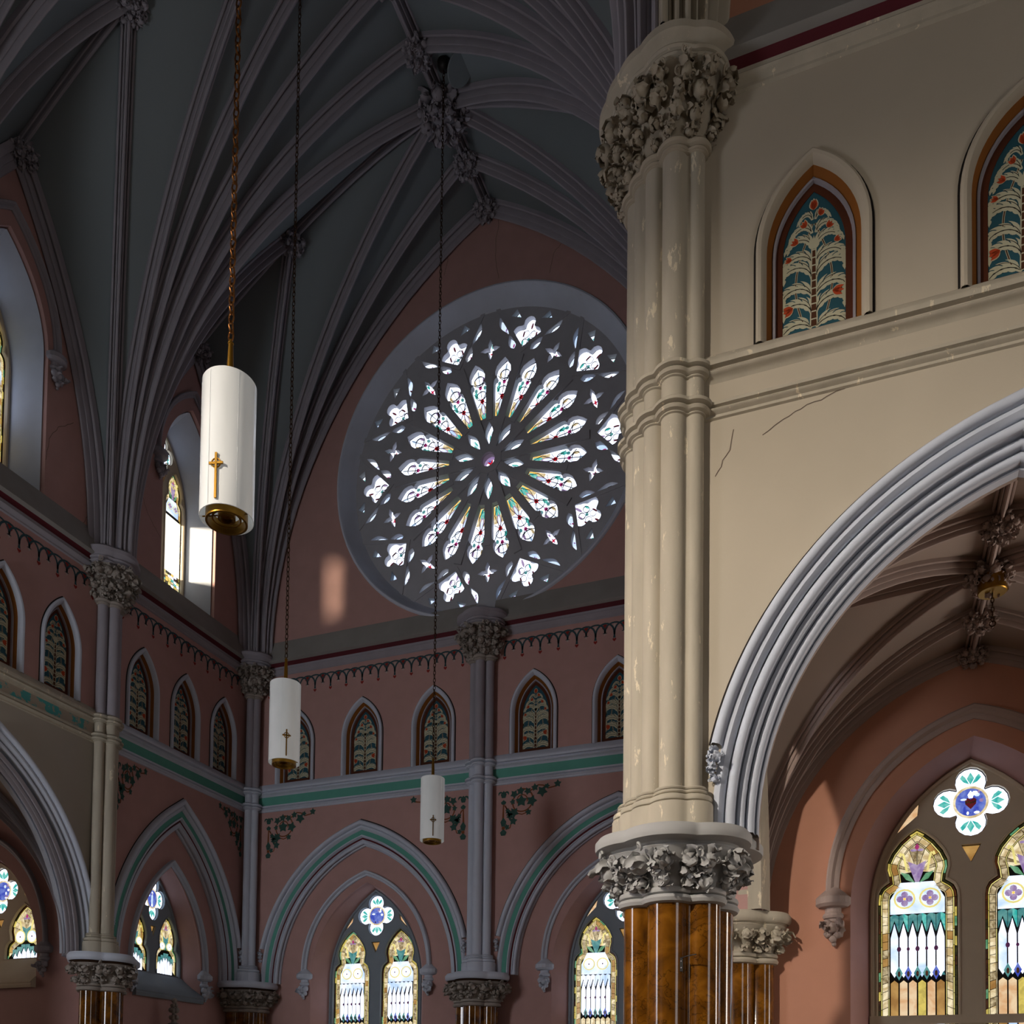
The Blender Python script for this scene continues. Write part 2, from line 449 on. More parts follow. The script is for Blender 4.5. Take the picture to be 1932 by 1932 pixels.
def pier(label, loc, low, upc, mats, arc, seed, n=96, abx=0.0, plinth_up=True, upper=True, tiers_low=None, tiers_up=None, size_low=0.30, size_up=0.36, group=None):
    """low / upc: circles of the marble column and of the upper shafts; arc: visible degrees"""
    rng = random.Random(seed)
    t = empty('clustered_pier', Matrix.Translation((loc[0], loc[1], 0)))
    tag(t, label, 'column', group)
    V, F = loft_rings(low, [(0, .14), (.25, .14), (.3, .08), (.42, .1), (.5, .04), (.55, 0), (3.75, 0)], n)
    link('marble_shaft', mk('marble_shaft', V, F, 'marble', 40), t)
    st = round_steps(3.70, 3.80, .01, .07) + round_steps(3.80, 3.87, .03, .06) + [(3.88, .02), (4.05, .05), (4.18, .11), (4.27, .18)]
    c = link('lower_capital', mk('lower_capital', *loft_rings(low, st, n), mats['cap'], 40), t)
    mb = cap_foliage(low, 3.90, 4.26, .03, .16, size_low, rng, tiers_low or [(.18, 10, .8), (.72, 10, 1.1)], arc)
    link('carved_foliage', mb.mesh('carved_foliage', mats['cap'], 50), c)
    link('hollow_moulding', mk('hollow_moulding', *loft_rings(low, [(4.26, .17), (4.28, .19), (4.30, .17), (4.325, .21)], n), mats['hollow'], 40), t)
    link('abacus', mk('abacus', *loft_rings(low, [(4.32, .22), (4.35, .25 + abx), (4.38, .26 + abx), (4.44, .26 + abx), (4.49, .22 + abx)], n), mats['abacus'], 40), t)
    if upper:
        if plinth_up:
            st = [(4.49, .12), (4.74, .12), (4.76, .11)] + round_steps(4.77, 4.84, .08, .11) + [(4.85, .05)] + round_steps(4.86, 4.90, .04, .065) + round_steps(4.90, 4.94, .03, .06) + [(4.95, 0)]
            link('shaft_base', mk('shaft_base', *loft_rings(upc, st, n), mats['shaft_low'], 40), t)
        link('lower_shafts', mk('lower_shafts', *loft_rings(upc, [(4.5, 0), (9.5, 0)], n), mats['shaft_low'], 60), t)
        for z, nm in ((9.03, 'shaft_ring'), (9.44, 'shaft_ring')):
            st = [(z, .0), (z + .01, .02)] + round_steps(z + .02, z + .085, .02, .075) + [(z + .09, .045), (z + .095, .075), (z + .10, .095), (z + .135, .095), (z + .165, .06), (z + .2, 0)]
            link(nm, mk(nm, *loft_rings(upc, st, n), mats['ring'], 40), t)
        link('upper_shafts', mk('upper_shafts', *loft_rings(upc, [(9.5, 0), (12.05, 0)], n), mats['shaft_up'], 60), t)
        st = [(11.98, 0), (11.99, .02)] + round_steps(12.0, 12.03, .02, .035) + round_steps(12.03, 12.11, .02, .07) + [(12.12, .02), (12.3, .03), (12.5, .08), (12.68, .16), (12.8, .22)]
        c = link('upper_capital', mk('upper_capital', *loft_rings(upc, st, n), mats['cap_up'], 40), t)
        mb = cap_foliage(upc, 12.14, 12.78, .02, .22, size_up, rng, tiers_up or [(.10, 7, .7), (.42, 8, .85), (.82, 9, 1.0)], arc)
        link('carved_foliage', mb.mesh('carved_foliage', mats['cap_up'], 50), c)
        st = [(12.78, .2)] + round_steps(12.79, 12.85, .22, .26) + round_steps(12.86, 12.93, .22, .27) + [(12.94, .23), (12.96, .25), (12.98, .32), (13.0, .34), (13.08, .34), (13.13, .28)]
        link('upper_abacus', mk('upper_abacus', *loft_rings(upc, st, n), mats['ab_up'], 40), t)
    return t
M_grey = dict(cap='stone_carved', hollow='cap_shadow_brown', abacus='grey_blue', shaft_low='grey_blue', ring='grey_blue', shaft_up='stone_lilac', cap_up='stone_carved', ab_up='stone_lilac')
M_P = dict(M_grey, shaft_low='stone_warm', ring='stone_warm')
paint('stone_carved_warm', 'a89e8c', 0.12)
M_S = dict(cap='stone_carved_pale', hollow='stone_carved_pale', abacus='stone_carved_pale', shaft_low='stone_warm', ring='stone_warm', shaft_up='stone_warm', cap_up='stone_carved_warm', ab_up='stone_warm')
M_T = dict(M_S, cap='stone_warm', abacus='stone_warm', hollow='stone_warm')
# S : near crossing pier
pier('huge cream clustered pier in the foreground with peeling paint and amber marble foot', (-2.1, 10.45),
     [(0, -.34, .235), (.34, -.22, .20), (-.33, -.20, .20), (0.3, .3, .3), (-.35, .25, .25), (0, 0, .42)],
     [(.05, -.47, .14), (.27, -.42, .10), (-.18, -.37, .125), (-.34, -.23, .125), (-.47, -.05, .125), (-.5, .15, .12), (.45, .05, .14), (0, 0, .40), (0, .35, .3)],
     M_S, (150, 380), 3, n=160, tiers_low=[(.15, 12, .8), (.45, 11, .8), (.75, 12, 1.1)], tiers_up=[(.08, 12, .6), (.35, 12, .75), (.62, 13, .85), (.88, 13, .95)], size_low=.33, size_up=.35, abx=.07)
# M : half pier in the middle of the end wall
lowM = [(0, -.3, .24), (.33, -.08, .2), (-.33, -.08, .2), (0, .1, .3)]
upM = [(0, -.14, .115), (.2, -.02, .105), (-.2, -.02, .105), (0, .1, .2)]
pier('slim grey triple-shaft pier below the rose window, middle of the end wall', (-8.77, YB - .12), lowM, upM, M_grey, (170, 370), 5)
# Q : corner shaft
pier('slim grey corner shaft where the left wall meets the end wall', (-15.28, 20.28), [(-.25, -.2, .22), (.22, .18, .22), (0.04, -.05, .27), (0, .2, .2)],
     [(-.05, -.07, .1), (.075, .03, .1), (0, .04, .12)], M_grey, (200, 400), 7)
# P : pier of the left wall
rotp = lambda cs: [(-y, x, r) for x, y, r in cs]
pier('slim beige and grey shaft pier on the left wall between the two arches', (XA + .1, 15.38), rotp(lowM), rotp(upM), M_P, (260, 460), 9)
# T : corner pier of the side aisle
pier('cream capital on short amber marble column behind the foreground pier', (-2.05, 15.15),
     [(.05, -.28, .24), (.38, -.08, .2), (-.3, -.1, .2), (0, .1, .3)], None, M_T, (170, 380), 11, upper=False, size_low=.30)

# ------------------------------------------------------------------ walls
Z_TOP = 24.6
W_B1, W_B2 = (-12.1, 2.5), (-5.42, 2.5)
ZM = 4.36
def blind_hole(u0, w): return parch_off(u0, w, 4.49, 7.96, .44, ZM)
def notch_outline(u_min, u_max, z_max, holes):
    """wall outline whose arched openings reach the floor"""
    p = [(u_min, ZM)]
    for h in holes: p += h
    return p + [(u_max, ZM), (u_max, z_max), (u_min, z_max)]
def niche_hole(u, w): return parch(u, w - .05, 10.73, 11.66, 9.70, n=12)
NI_A = [16.52, 17.93, 19.34, 14.22, 12.82]; NI_B = [-14.12, -12.12, -10.12, -7.50, -5.46]; NI_C = [-.60, 1.40]
def circ(u, z, r, n=72): return [(u + r * math.cos(2 * math.pi * i / n), z + r * math.sin(2 * math.pi * i / n)) for i in range(n)]
ROSE_U, ROSE_Z = -8.88, 17.32
wB = slab('wall_back', notch_outline(-15.6, -2.0, Z_TOP, [blind_hole(*W_B1), blind_hole(*W_B2)]), [circ(ROSE_U, ROSE_Z, 4.02)] + [niche_hole(u, .59) for u in NI_B], -.26, 0, 'pink', None, FB)
tag(wB, 'dusky pink end wall of the transept around the rose window', 'wall', kind='structure')
CL_A = [(17.93, .95), (12.75, .95)]
A1, A2, C1, AR = (17.93, 1.78), (12.80, 2.0), (1.36, 2.55), (-12.72, 1.75)
holesA = [parch(u, w, 16.4, 18.25, 13.55) for u, w in CL_A] + [niche_hole(u, .50) for u in NI_A]
aup = slab('wall_left', rect(10.2, 20.6, 9.5, Z_TOP), holesA, -.3, 0, 'pink', None, FA)
tag(aup, 'dusky pink left wall of the transept with clerestory windows', 'wall', kind='structure')
slab('lower_wall', notch_outline(15.38, 20.6, 9.52, [blind_hole(*A1)]), [], -.26, 0, 'pink', aup)
slab('spandrel_wall', notch_outline(10.2, 15.38, 9.52, [blind_hole(*A2)]), [], -.26, 0, 'beige_grey', aup)
slab('chancel_wall', rect(-14.2, 10.2, 0, Z_TOP), [], -.3, 0, 'pink', aup)
wC = slab('wall_right', notch_outline(-2.0, 12, 13.2, [blind_hole(*C1), blind_hole(8.1, C1[1])]), [niche_hole(u, .59) for u in NI_C], -.3, 0, 'beige', None, FC)
tag(wC, 'beige nave wall above the big arch at right', 'wall', kind='structure')
slab('clerestory_wall', rect(-2.0, 12, 13.2, Z_TOP), [], -.35, -.05, 'pink_warm', wC)
slab('outer_shell', rect(-2.0, 12, 9.2, Z_TOP), [], -.65, -.6, 'stone_lilac', wC)  # unseen sheet added behind the wall to stop light leaking in
slab('inner_face', notch_outline(-2.0, 12, 9, [parch(C1[0], C1[1], 4.49, 7.96, ZM), parch(8.1, C1[1], 4.49, 7.96, ZM)]), [], -.47, -.42, 'web_aisle', wC)
# recessed wall panels behind blind arches
HS = {'D': (1.37, 1.72, 1.45), 'B1': (-12.06, 1.62, 1.36), 'B2': (-5.45, 1.62, 1.36), 'A1': (17.87, 1.15, .98), 'E': (-18.72, 1.72, 1.45)}
def rev_out(u, w, zb): return parch(u, w, 4.55, 7.02, zb)
wD = slab('wall_aisle', rect(-2.1, 12, 0, 9.6), [rev_out(HS['D'][0], HS['D'][1], 1.2)], -.04, 0, 'pink_warm', None, FD)
tag(wD, 'salmon pink aisle wall seen through the big arch at right', 'wall', kind='structure')
slab('recessed_wall', rect(-15.6, -8.9, 0, 8.6), [rev_out(HS['B1'][0], HS['B1'][1], 1.2)], -.30, -.26, 'pink', wB)
slab('recessed_wall', rect(-8.7, -2.0, 0, 8.6), [rev_out(HS['B2'][0], HS['B2'][1], 1.2)], -.30, -.26, 'pink', wB)
slab('recessed_wall', rect(15.4, 20.6, 0, 8.6), [rev_out(HS['A1'][0], HS['A1'][1], 3.95)], -.30, -.26, 'pink', aup)
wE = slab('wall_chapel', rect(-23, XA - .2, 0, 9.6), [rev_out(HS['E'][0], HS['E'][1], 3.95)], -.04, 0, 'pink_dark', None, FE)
tag(wE, 'dark pink chapel wall seen through the arch at far left', 'wall', kind='structure')
# chapel side walls, transept right wall, enclosing walls, floor, roof
slab('outer_shell', rect(10.2, 20.6, 9.5, Z_TOP), [parch(u, .79, 16.1, 17.88, 14.16) for u, _ in CL_A], -1.0, -.93, 'stone_lilac', aup)  # unseen sheets added behind the left wall, sun enters only by the glass
slab('outer_shell', rect(-14.2, 10.2, 0, Z_TOP), [], -1.0, -.93, 'stone_lilac', aup)
slab('outer_shell', rect(15.4, 20.6, 0, 9.5), [], -1.0, -.93, 'stone_lilac', aup)
def box_obj(name, a, b, mat, label, cat='wall', kind='structure'):
    x0, y0, z0 = a; x1, y1, z1 = b
    v = [(x0, y0, z0), (x1, y0, z0), (x1, y1, z0), (x0, y1, z0), (x0, y0, z1), (x1, y0, z1), (x1, y1, z1), (x0, y1, z1)]
    f = [(0, 3, 2, 1), (4, 5, 6, 7), (0, 1, 5, 4), (1, 2, 6, 5), (2, 3, 7, 6), (3, 0, 4, 7)]
    return tag(link(name, mk(name, v, f, mat, 0)), label, cat, kind=kind)
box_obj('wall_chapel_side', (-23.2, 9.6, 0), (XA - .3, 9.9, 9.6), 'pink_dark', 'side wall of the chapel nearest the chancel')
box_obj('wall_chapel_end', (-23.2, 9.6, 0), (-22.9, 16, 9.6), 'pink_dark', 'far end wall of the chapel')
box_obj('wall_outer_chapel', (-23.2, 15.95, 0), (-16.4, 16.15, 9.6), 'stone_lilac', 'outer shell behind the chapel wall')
wR = slab('wall_transept_side', notch_outline(-20.6, -10.3, Z_TOP, [parch(AR[0], AR[1], 4.49, 7.96, ZM)]), [], -.3, 0, 'pink', None, FR)
tag(wR, 'transept side wall hidden behind the foreground pier', 'wall', kind='structure')
box_obj('wall_opposite', (-16, -14.4, 0), (12.2, -14.2, Z_TOP), 'beige', 'plain wall behind the viewer')
box_obj('wall_entrance', (12, -14.4, 0), (12.3, 16.2, Z_TOP), 'beige', 'plain far wall of the nave to the right')
box_obj('wall_outer_end', (-16.6, 21.6, 0), (-1.5, 21.8, Z_TOP), 'stone_lilac', 'outer shell behind the end wall')
box_obj('wall_outer_aisle', (-2.1, 16.15, 0), (12.3, 16.35, 9.6), 'stone_lilac', 'outer shell behind the aisle wall')
box_obj('floor', (-24, -14.4, -.2), (12.3, 22, 0), 'floor', 'brown church floor below the picture', 'floor')
box_obj('ceiling_roof', (-24, -14.4, Z_TOP), (12.3, 22, Z_TOP + .2), 'stone_lilac', 'roof above the vaults', 'ceiling')
box_obj('ceiling_aisle_roof', (-2.1, YC + .5, 9.6), (12.3, 16.3, 9.75), 'stone_lilac', 'roof above the aisle vault', 'ceiling')
box_obj('ceiling_chapel_roof', (-23.2, 9.6, 9.6), (XA - .3, 16.1, 9.75), 'stone_lilac', 'roof above the chapel vault', 'ceiling')

# ------------------------------------------------------------------ string courses (trims)
TRIM = [0]
def trim(label, F, u0, u1, mats, segs):
    TRIM[0] += 1
    t = tag(empty('trim_%d' % TRIM[0], at(F, 0, 0)), label, 'moulding', kind='structure')
    for nm, mat, prof in segs:
        sweep_obj(nm, [(u1, 0), (u0, 0)], [(-z, d) for d, z in prof], mats.get(mat, mat), t)
    return t
def pz(l): return l
P_UP = [(0.0, 9.76), (.15, 9.60), (.155, 9.585), (.15, 9.54), (.09, 9.535), (.085, 9.52)] + [(.085 + .035 * math.sin(math.pi * i / 6), 9.52 - .05 * i / 6) for i in range(1, 7)] + [(.05, 9.46), (.03, 9.44), (.015, 9.42)]
P_LO = [(.012, 9.20), (.09, 9.17), (.095, 9.13), (.05, 9.12)] + [(.05 + .035 * math.sin(math.pi * i / 6), 9.12 - .05 * i / 6) for i in range(7)] + [(.03, 9.06), (.03, 9.03), (0, 9.02)]
P_GR = [(.015, 9.43), (.015, 9.19)]
P_TOPW = [(0.0, 13.55), (.20, 12.99), (.205, 12.97), (.19, 12.955), (.12, 12.93)]
P_RED = [(.12, 12.93), (.09, 12.89), (.07, 12.84)]
P_TOPR = [(.07, 12.84)] + [(.06 + .045 * math.sin(math.pi * i / 6), 12.79 - .08 * i / 6) for i in range(7)] + [(.03, 12.68), (.03, 12.65), (0, 12.63)]
for nm, F, a, b, m in (('left wall near the corner', FA, 15.6, 20.3, {}), ('left wall above the open chapel arch', FA, 10.2, 15.2, {'grey_blue': 'stone_warm', 'green': 'green_worn'}),
                       ('end wall left of the middle pier', FB, -15.2, -9.0, {}), ('end wall right of the middle pier', FB, -8.5, -2.0, {}),
                       ('beige nave wall', FC, -1.85, 12, {'grey_blue': 'stone_warm', 'green': 'beige'})):
    gl = 'green' if 'nave' not in nm else 'beige'
    trim('moulded string course with %s band below the niches, %s' % ('worn turquoise' if 'chapel' in nm else ('green' if gl == 'green' else 'beige'), nm), F, a, b, m,
         [('upper_moulding', 'grey_blue', P_UP), ('painted_band', 'green', P_GR), ('lower_moulding', 'grey_blue', P_LO)])
for nm, F, a, b in (('left wall near the corner', FA, 15.6, 20.3), ('left wall above the chapel', FA, 10.2, 15.2), ('end wall left of the middle pier', FB, -15.2, -9.0),
                    ('end wall right of the middle pier', FB, -8.5, -2.0), ('beige nave wall', FC, -1.85, 12)):
    trim('grey sloping sill with thin red line under the clerestory, %s' % nm, F, a, b, {},
         [('sloping_sill', 'sill_grey', P_TOPW), ('red_band', 'red', P_RED), ('lower_roll', 'stone_warm' if 'nave' in nm else 'stone_lilac', P_TOPR)])

# ------------------------------------------------------------------ big arches
def stop_mesh(seed, size, mat):
    rng = random.Random(seed); mb = MB()
    for k, (y, s) in enumerate(((0, 1.0), (-.55, .8), (-1.05, .62))):
        cl = foliage_cluster(rng, size * s); m = Matrix.Translation((rng.uniform(-.1, .1) * size, y * size, 0)) @ Matrix.Rotation(rng.uniform(-.6, .6), 4, 'Z')
        mb.add([m @ Vector(p) for p in cl.v], cl.f)
    return mb.mesh('label_stop', mat, 50)
def big_arch(label, F, u0, w, coloured, mat, open_depth, seed, stops=(1, 1)):
    t = tag(empty('pointed_arch', at(F, 0, 0)), label, 'arch')
    p = parch(u0, w, 4.49, 7.96, n=26)
    hood = [(.44, -.02), (.44, .03)] + roll(.50, .05, .055, 180, 0, 6)[0:7] + [(.565, .02), (.57, -.02)]
    ph = [q for q in parch(u0, w, 4.49, 7.96, n=40) if q[1] > 5.25]
    sweep_obj('hood_moulding', ph, hood, mat, t)
    sweep_obj('outline_groove', ph, [(.565, .004), (.59, .003)], 'dark_line', t)
    prof = [(.45, .0), (.42, .03), (.38, .035), (.345, .0), (.33, -.03)]
    if coloured: prof2 = [(.21, -.06), (.19, -.03), (.165, -.06)]
    else: prof2 = [(.33, -.03), (.30, -.02)] + roll(.26, -.03, .045, 60, -180 + 300, 1) + roll(.25, -.05, .06, 90, 200, 6) + [(.19, -.12)]
    sweep_obj('outer_moulding', p, prof, mat, t)
    if coloured:
        sweep_obj('green_band', p, [(.33, -.03), (.215, -.045)], 'green', t)
        sweep_obj('middle_moulding', p, [(.215, -.045), (.21, -.02), (.185, -.015), (.165, -.05), (.155, -.08)], mat, t)
        sweep_obj('red_band', p, [(.155, -.08), (.115, -.095)], 'red', t)
        inner = [(.115, -.095), (.11, -.075), (.09, -.07), (.075, -.10)] + roll(.045, -.125, .04, 110, 200, 5) + [(.02, -.19)] + roll(0.01, -.215, .03, 90, 190, 4) + [(-.02, -.26), (0, -.30)]
    else:
        sweep_obj('middle_moulding', p, [(.345, -.02), (.335, -.075), (.32, -.075), (.312, -.03)] + roll(.265, -.05, .05, 40, 205, 8) + [(.22, -.17), (.208, -.17), (.2, -.125)] + roll(.165, -.15, .038, 50, 200, 6) + [(.128, -.25), (.12, -.25)], mat, t)
        inner = [(.12, -.25), (.115, -.20)] + roll(.075, -.225, .042, 50, 205, 6) + [(.03, -.33), (.02, -.33), (.012, -.29), (0, -.30), (0, -open_depth)]
    sweep_obj('inner_moulding', p, inner, mat, t)
    i = 0
    for s, on in zip((-1, 1), stops):
        if not on: continue
        q = parch(u0, w + .5, 4.49, 8.49, n=60); c = min((a for a in q if (a[0] - u0) * s > 0), key=lambda a: abs(a[1] - 5.30))
        link('label_stop', stop_mesh(seed + i, .23 if not coloured else .19, mat), t, Matrix.Translation((c[0], c[1] - .02, .03))); i += 1
    return t
big_arch('pointed blind arch with green and red lines, left half of the end wall', FB, W_B1[0], W_B1[1], True, 'grey_blue', .3, 21)
big_arch('pointed blind arch with green and red lines, partly behind the foreground pier', FB, W_B2[0], W_B2[1], True, 'grey_blue', .3, 23, (1, 0))
big_arch('narrow pointed blind arch with green and red lines on the left wall', FA, A1[0], A1[1], True, 'grey_blue', .3, 25)
big_arch('open grey arch to the dark chapel at the left edge', FA, A2[0], A2[1], False, 'grey_blue', .42, 27, (0, 1))
big_arch('large grey moulded arch opening to the vaulted aisle at right', FC, C1[0], C1[1], False, 'grey_blue', .42, 29, (1, 0))
t = tag(empty('pointed_arch', at(FR, 0, 0)), 'cream arch between the foreground pier and the column behind it', 'arch')
sweep_obj('inner_moulding', parch(AR[0], AR[1], 4.49, 7.96, n=20), [(.4, .02), (.36, .05), (.3, 0), (.2, -.02), (.15, -.06), (.08, -.1), (0, -.16), (0, -.5), (.1, -.55), (.3, -.6)], 'stone_warm', t)

# ------------------------------------------------------------------ traceried windows
def lancet(cx, hw, zb, zn, ztop, n=5):
    """trefoil headed light; zn = neck height, ztop = apex"""
    k = (ztop - zn); hh = hw
    right = [(hh, zb), (hh, zn - .36 * k)]
    right += [(hh * (.74 + .26 * math.cos(R_(a))), zn - .36 * k + .30 * k * math.sin(R_(a))) for a in (25, 50, 75)]
    right += [(hh * .70, zn - .02 * k), (hh * .72, zn + .10 * k), (hh * .77, zn + .24 * k), (hh * .75, zn + .38 * k), (hh * .64, zn + .56 * k), (hh * .42, zn + .77 * k), (hh * .2, zn + .91 * k)]
    left = [(-x, z) for x, z in reversed(right)]
    return [(cx + x, z) for x, z in right] + [(cx, ztop)] + [(cx + x, z) for x, z in left]
def inset(poly, d):
    ms = miters(poly, True); A = sum(poly[i][0] * poly[(i + 1) % len(poly)][1] - poly[(i + 1) % len(poly)][0] * poly[i][1] for i in range(len(poly)))
    s = 1 if A > 0 else -1
    return [(x + s * d * mx, z + s * d * mz) for (x, z), (mx, mz) in zip(poly, ms)]
def quatrefoil(cx, cz, R, sx, n=10):
    pts = []
    for k in range(4):
        a = math.pi / 2 * k; ox, oz = cx + R * .58 * math.cos(a), cz + R * .58 * math.sin(a)
        for i in range(n + 1):
            th = a + R_(-118 + 236 * i / n); pts.append((ox + R * .42 * math.cos(th), oz + R * .42 * math.sin(th)))
    return [(cx + (x - cx) * sx, z) for x, z in pts]
def poly_at(cx, cz, rx, rz, n, a0=90): return [(cx + rx * math.cos(R_(a0 + 360 * i / n)), cz + rz * math.sin(R_(a0 + 360 * i / n))) for i in range(n)]
def seg_band(out, inn, L, cols, rng, lst, gap=.004, bottom_skip=True):
    """cut the strip between two matching outlines into short pieces"""
    acc = 0; cur = 0; n = len(out)
    dense_o, dense_i = [], []
    for i in range(n - 1):
        d = math.hypot(out[i + 1][0] - out[i][0], out[i + 1][1] - out[i][1]); m = max(1, int(d / (L * .5)))
        for k in range(m):
            t = k / m
            dense_o.append((out[i][0] + (out[i + 1][0] - out[i][0]) * t, out[i][1] + (out[i + 1][1] - out[i][1]) * t))
            dense_i.append((inn[i][0] + (inn[i + 1][0] - inn[i][0]) * t, inn[i][1] + (inn[i + 1][1] - inn[i][1]) * t))
    dense_o.append(out[-1]); dense_i.append(inn[-1])
    a = 0
    for i in range(1, len(dense_o)):
        acc += math.hypot(dense_o[i][0] - dense_o[i - 1][0], dense_o[i][1] - dense_o[i - 1][1])
        if acc >= L or i == len(dense_o) - 1:
            lst.append((dense_o[a:i + 1] + dense_i[a:i + 1][::-1], cols[rng.randrange(len(cols))])); a = i; acc = 0
def window_design(cx, hw, zb, zn, ztop, sx, seed, small=False):
    """leaded panes of one light: list of (polygon, colour)"""
    rng = random.Random(seed); P = []
    o0 = inset(lancet(cx, hw, zb, zn, ztop), .008)
    o1 = inset(o0, .036 * sx); o2 = inset(o1, .022 * sx); o3 = inset(o2, .085 * sx); o4 = inset(o3, .018 * sx)
    seg_band(o0, o1, .15, ['g_olive', 'g_brown', 'g_green', 'g_olive', 'g_brown', 'g_gold'], rng, P)
    seg_band(o1, o2, .24, ['g_yellow', 'g_gold', 'g_yellow'], rng, P)
    seg_band(o2, o3, .13, ['g_beige', 'g_cream', 'g_beige', 'g_tan', 'g_cream'], rng, P)
    seg_band(o3, o4, .5, ['g_yellow', 'g_cream'], rng, P)
    iw = hw - .175 * sx
    k = ztop - zn
    zf = zn - .36 * k                     # flower circles
    # head background in wedges about the tulip
    head = [p for p in o4 if p[1] > zn - .05]
    if len(head) > 3:
        c0 = (cx, zn + .18 * k)
        for i in range(len(head) - 1): P.append(([c0, head[i], head[i + 1]], ['g_cream', 'g_beige', 'g_cream'][i % 3]))
    zc = zf - .30 * k                     # top of the tall panes
    short = zb > zn - .9
    if short: zc = zn - .02
    if not short: P.append(([(cx - iw, zc), (cx + iw, zc), (cx + iw, zf), (cx + iw * .62, zn - .02), (cx - iw * .62, zn - .02), (cx - iw, zf)], 'g_milk'))
    over = []
    # tulip and buds
    over += [(poly_at(cx, zn + .66 * k, .035 * sx, .06, 4), 'g_pink'), (poly_at(cx - .05 * sx, zn + .60 * k, .05 * sx, .022, 5), 'g_lilac'), (poly_at(cx + .05 * sx, zn + .60 * k, .05 * sx, .022, 5), 'g_lilac')]
    over += [([(cx - .03 * sx, zn - .02), (cx + .03 * sx, zn - .02), (cx + .10 * sx, zn + .18), (cx + .13 * sx, zn + .30), (cx, zn + .24), (cx - .13 * sx, zn + .30), (cx - .10 * sx, zn + .18)], 'g_lilac' if not small else 'g_bluegreen')]
    for s in (-1, 1):
        over += [([(cx + s * .03 * sx, zn - .04), (cx + s * .16 * sx, zn + .02), (cx + s * .24 * sx, zn + .14), (cx + s * .12 * sx, zn + .10)], 'g_green')]
        ring = [(cx + s * (.13 + .10 * i / 6) * sx, zn + .14 + .30 * math.sin(i / 6 * 2.2)) for i in range(7)]
        over += [(ring + [(x + s * .035 * sx, z + .01) for x, z in reversed(ring)], 'g_yellow')]
        fx = cx + s * iw * .46; fr = min(iw * .40, .17); fz = zf if not short else zn + .06
        over += [(poly_at(fx, fz, fr, fr, 16), 'g_yellow'), (poly_at(fx, fz, fr * .82, fr * .82, 16), 'g_milk')]
        for q in range(4):
            a = math.pi / 2 * q + (0 if small else .0)
            over += [(poly_at(fx + fr * .42 * math.cos(a), fz + fr * .42 * math.sin(a), fr * .33, fr * .33, 8), 'g_lilac' if not small else 'g_white')]
        over += [(poly_at(fx, fz, fr * .14, fr * .14, 6), 'g_amber' if not small else 'g_purple')]
    # tall pointed panes
    nC = 6; cw = 2 * iw / nC; z1 = zc - .03; z2 = zn - 1.52
    for i in range(nC):
        x0 = cx - iw + cw * i; x1 = x0 + cw; xm = (x0 + x1) / 2; g = .006
        if z2 > zb + .3:
            P.append(([(x0 + g, z2 + .10), (xm, z2), (x1 - g, z2 + .10), (x1 - g, z1 - .34), (xm, z1 - .10), (x0 + g, z1 - .34)], 'g_white' if (small or i % 3) else 'g_milk'))
            P.append(([(x0 + g, z2 - .08), (xm, z2 - .17 + .14), (x1 - g, z2 - .08), (x1 - g, max(zb + .02, z2 - .6)), (x0 + g, max(zb + .02, z2 - .6))], ['g_tan', 'g_tan', 'g_peach', 'g_peach', 'g_gold', 'g_peach'][(i + seed) % 6] if not small else 'g_cream'))
            over.append(([(x1 - cw * .42, z2 + .07), (x1, z2 - .04), (x1 + cw * .42, z2 + .07), (x1, z2 + .18)] if i < nC - 1 else poly_at(x1 - .03, z2 + .05, .03, .04, 3), ['g_bluegreen', 'g_blue', 'g_bluegreen'][i % 3]))
            if i < nC - 1: over.append((poly_at(x1, z2 + .06, .022, .05, 6), 'g_brown'))
        else:
            h_ = z1 - abs(xm - cx) / iw * .16
            P.append(([(x0 + g, zb + .02), (x1 - g, zb + .02), (x1 - g, h_ - .22), (xm, h_ - .10), (x0 + g, h_ - .22)], 'g_white'))
            over.append(([(xm, h_ - .09), (x0 + g, h_ - .21), (x0 + g, h_ - .04), (x1 - g, h_ - .04), (x1 - g, h_ - .21)], 'g_bluegreen')); continue
        over.append(([(xm, z1 - .07), (x0 + .004, z1 - .26), (x0 + .004, z1), (xm, z1 + .03)], 'g_bluegreen' if not small else 'g_milk'))
        over.append(([(xm, z1 - .07), (x1 - .004, z1 - .26), (x1 - .004, z1), (xm, z1 + .03)], 'g_teal' if i % 2 and not small else ('g_bluegreen' if not small else 'g_milk')))
        if i < nC - 1 and z1 - .55 > zb: over.append((poly_at(x1, z1 - .52, .032 if i % 2 == 0 else .024, .042 if i % 2 == 0 else .03, 8 if not small else 4), 'g_purple'))
    if z2 - .66 > zb:
        zr = z2 - .66; rows = int((zr - zb) / .5)
        for r in range(max(1, rows)):
            za = zr - (zr - zb) * r / max(1, rows); zz = zr - (zr - zb) * (r + 1) / max(1, rows)
            for i in range(nC): P.append((rect(cx - iw + cw * i + .006, cx - iw + cw * (i + 1) - .006, zz + .006, za - .006), ['g_tan', 'g_milk', 'g_peach', 'g_cream'][(i + r) % 4]))
    return P, over
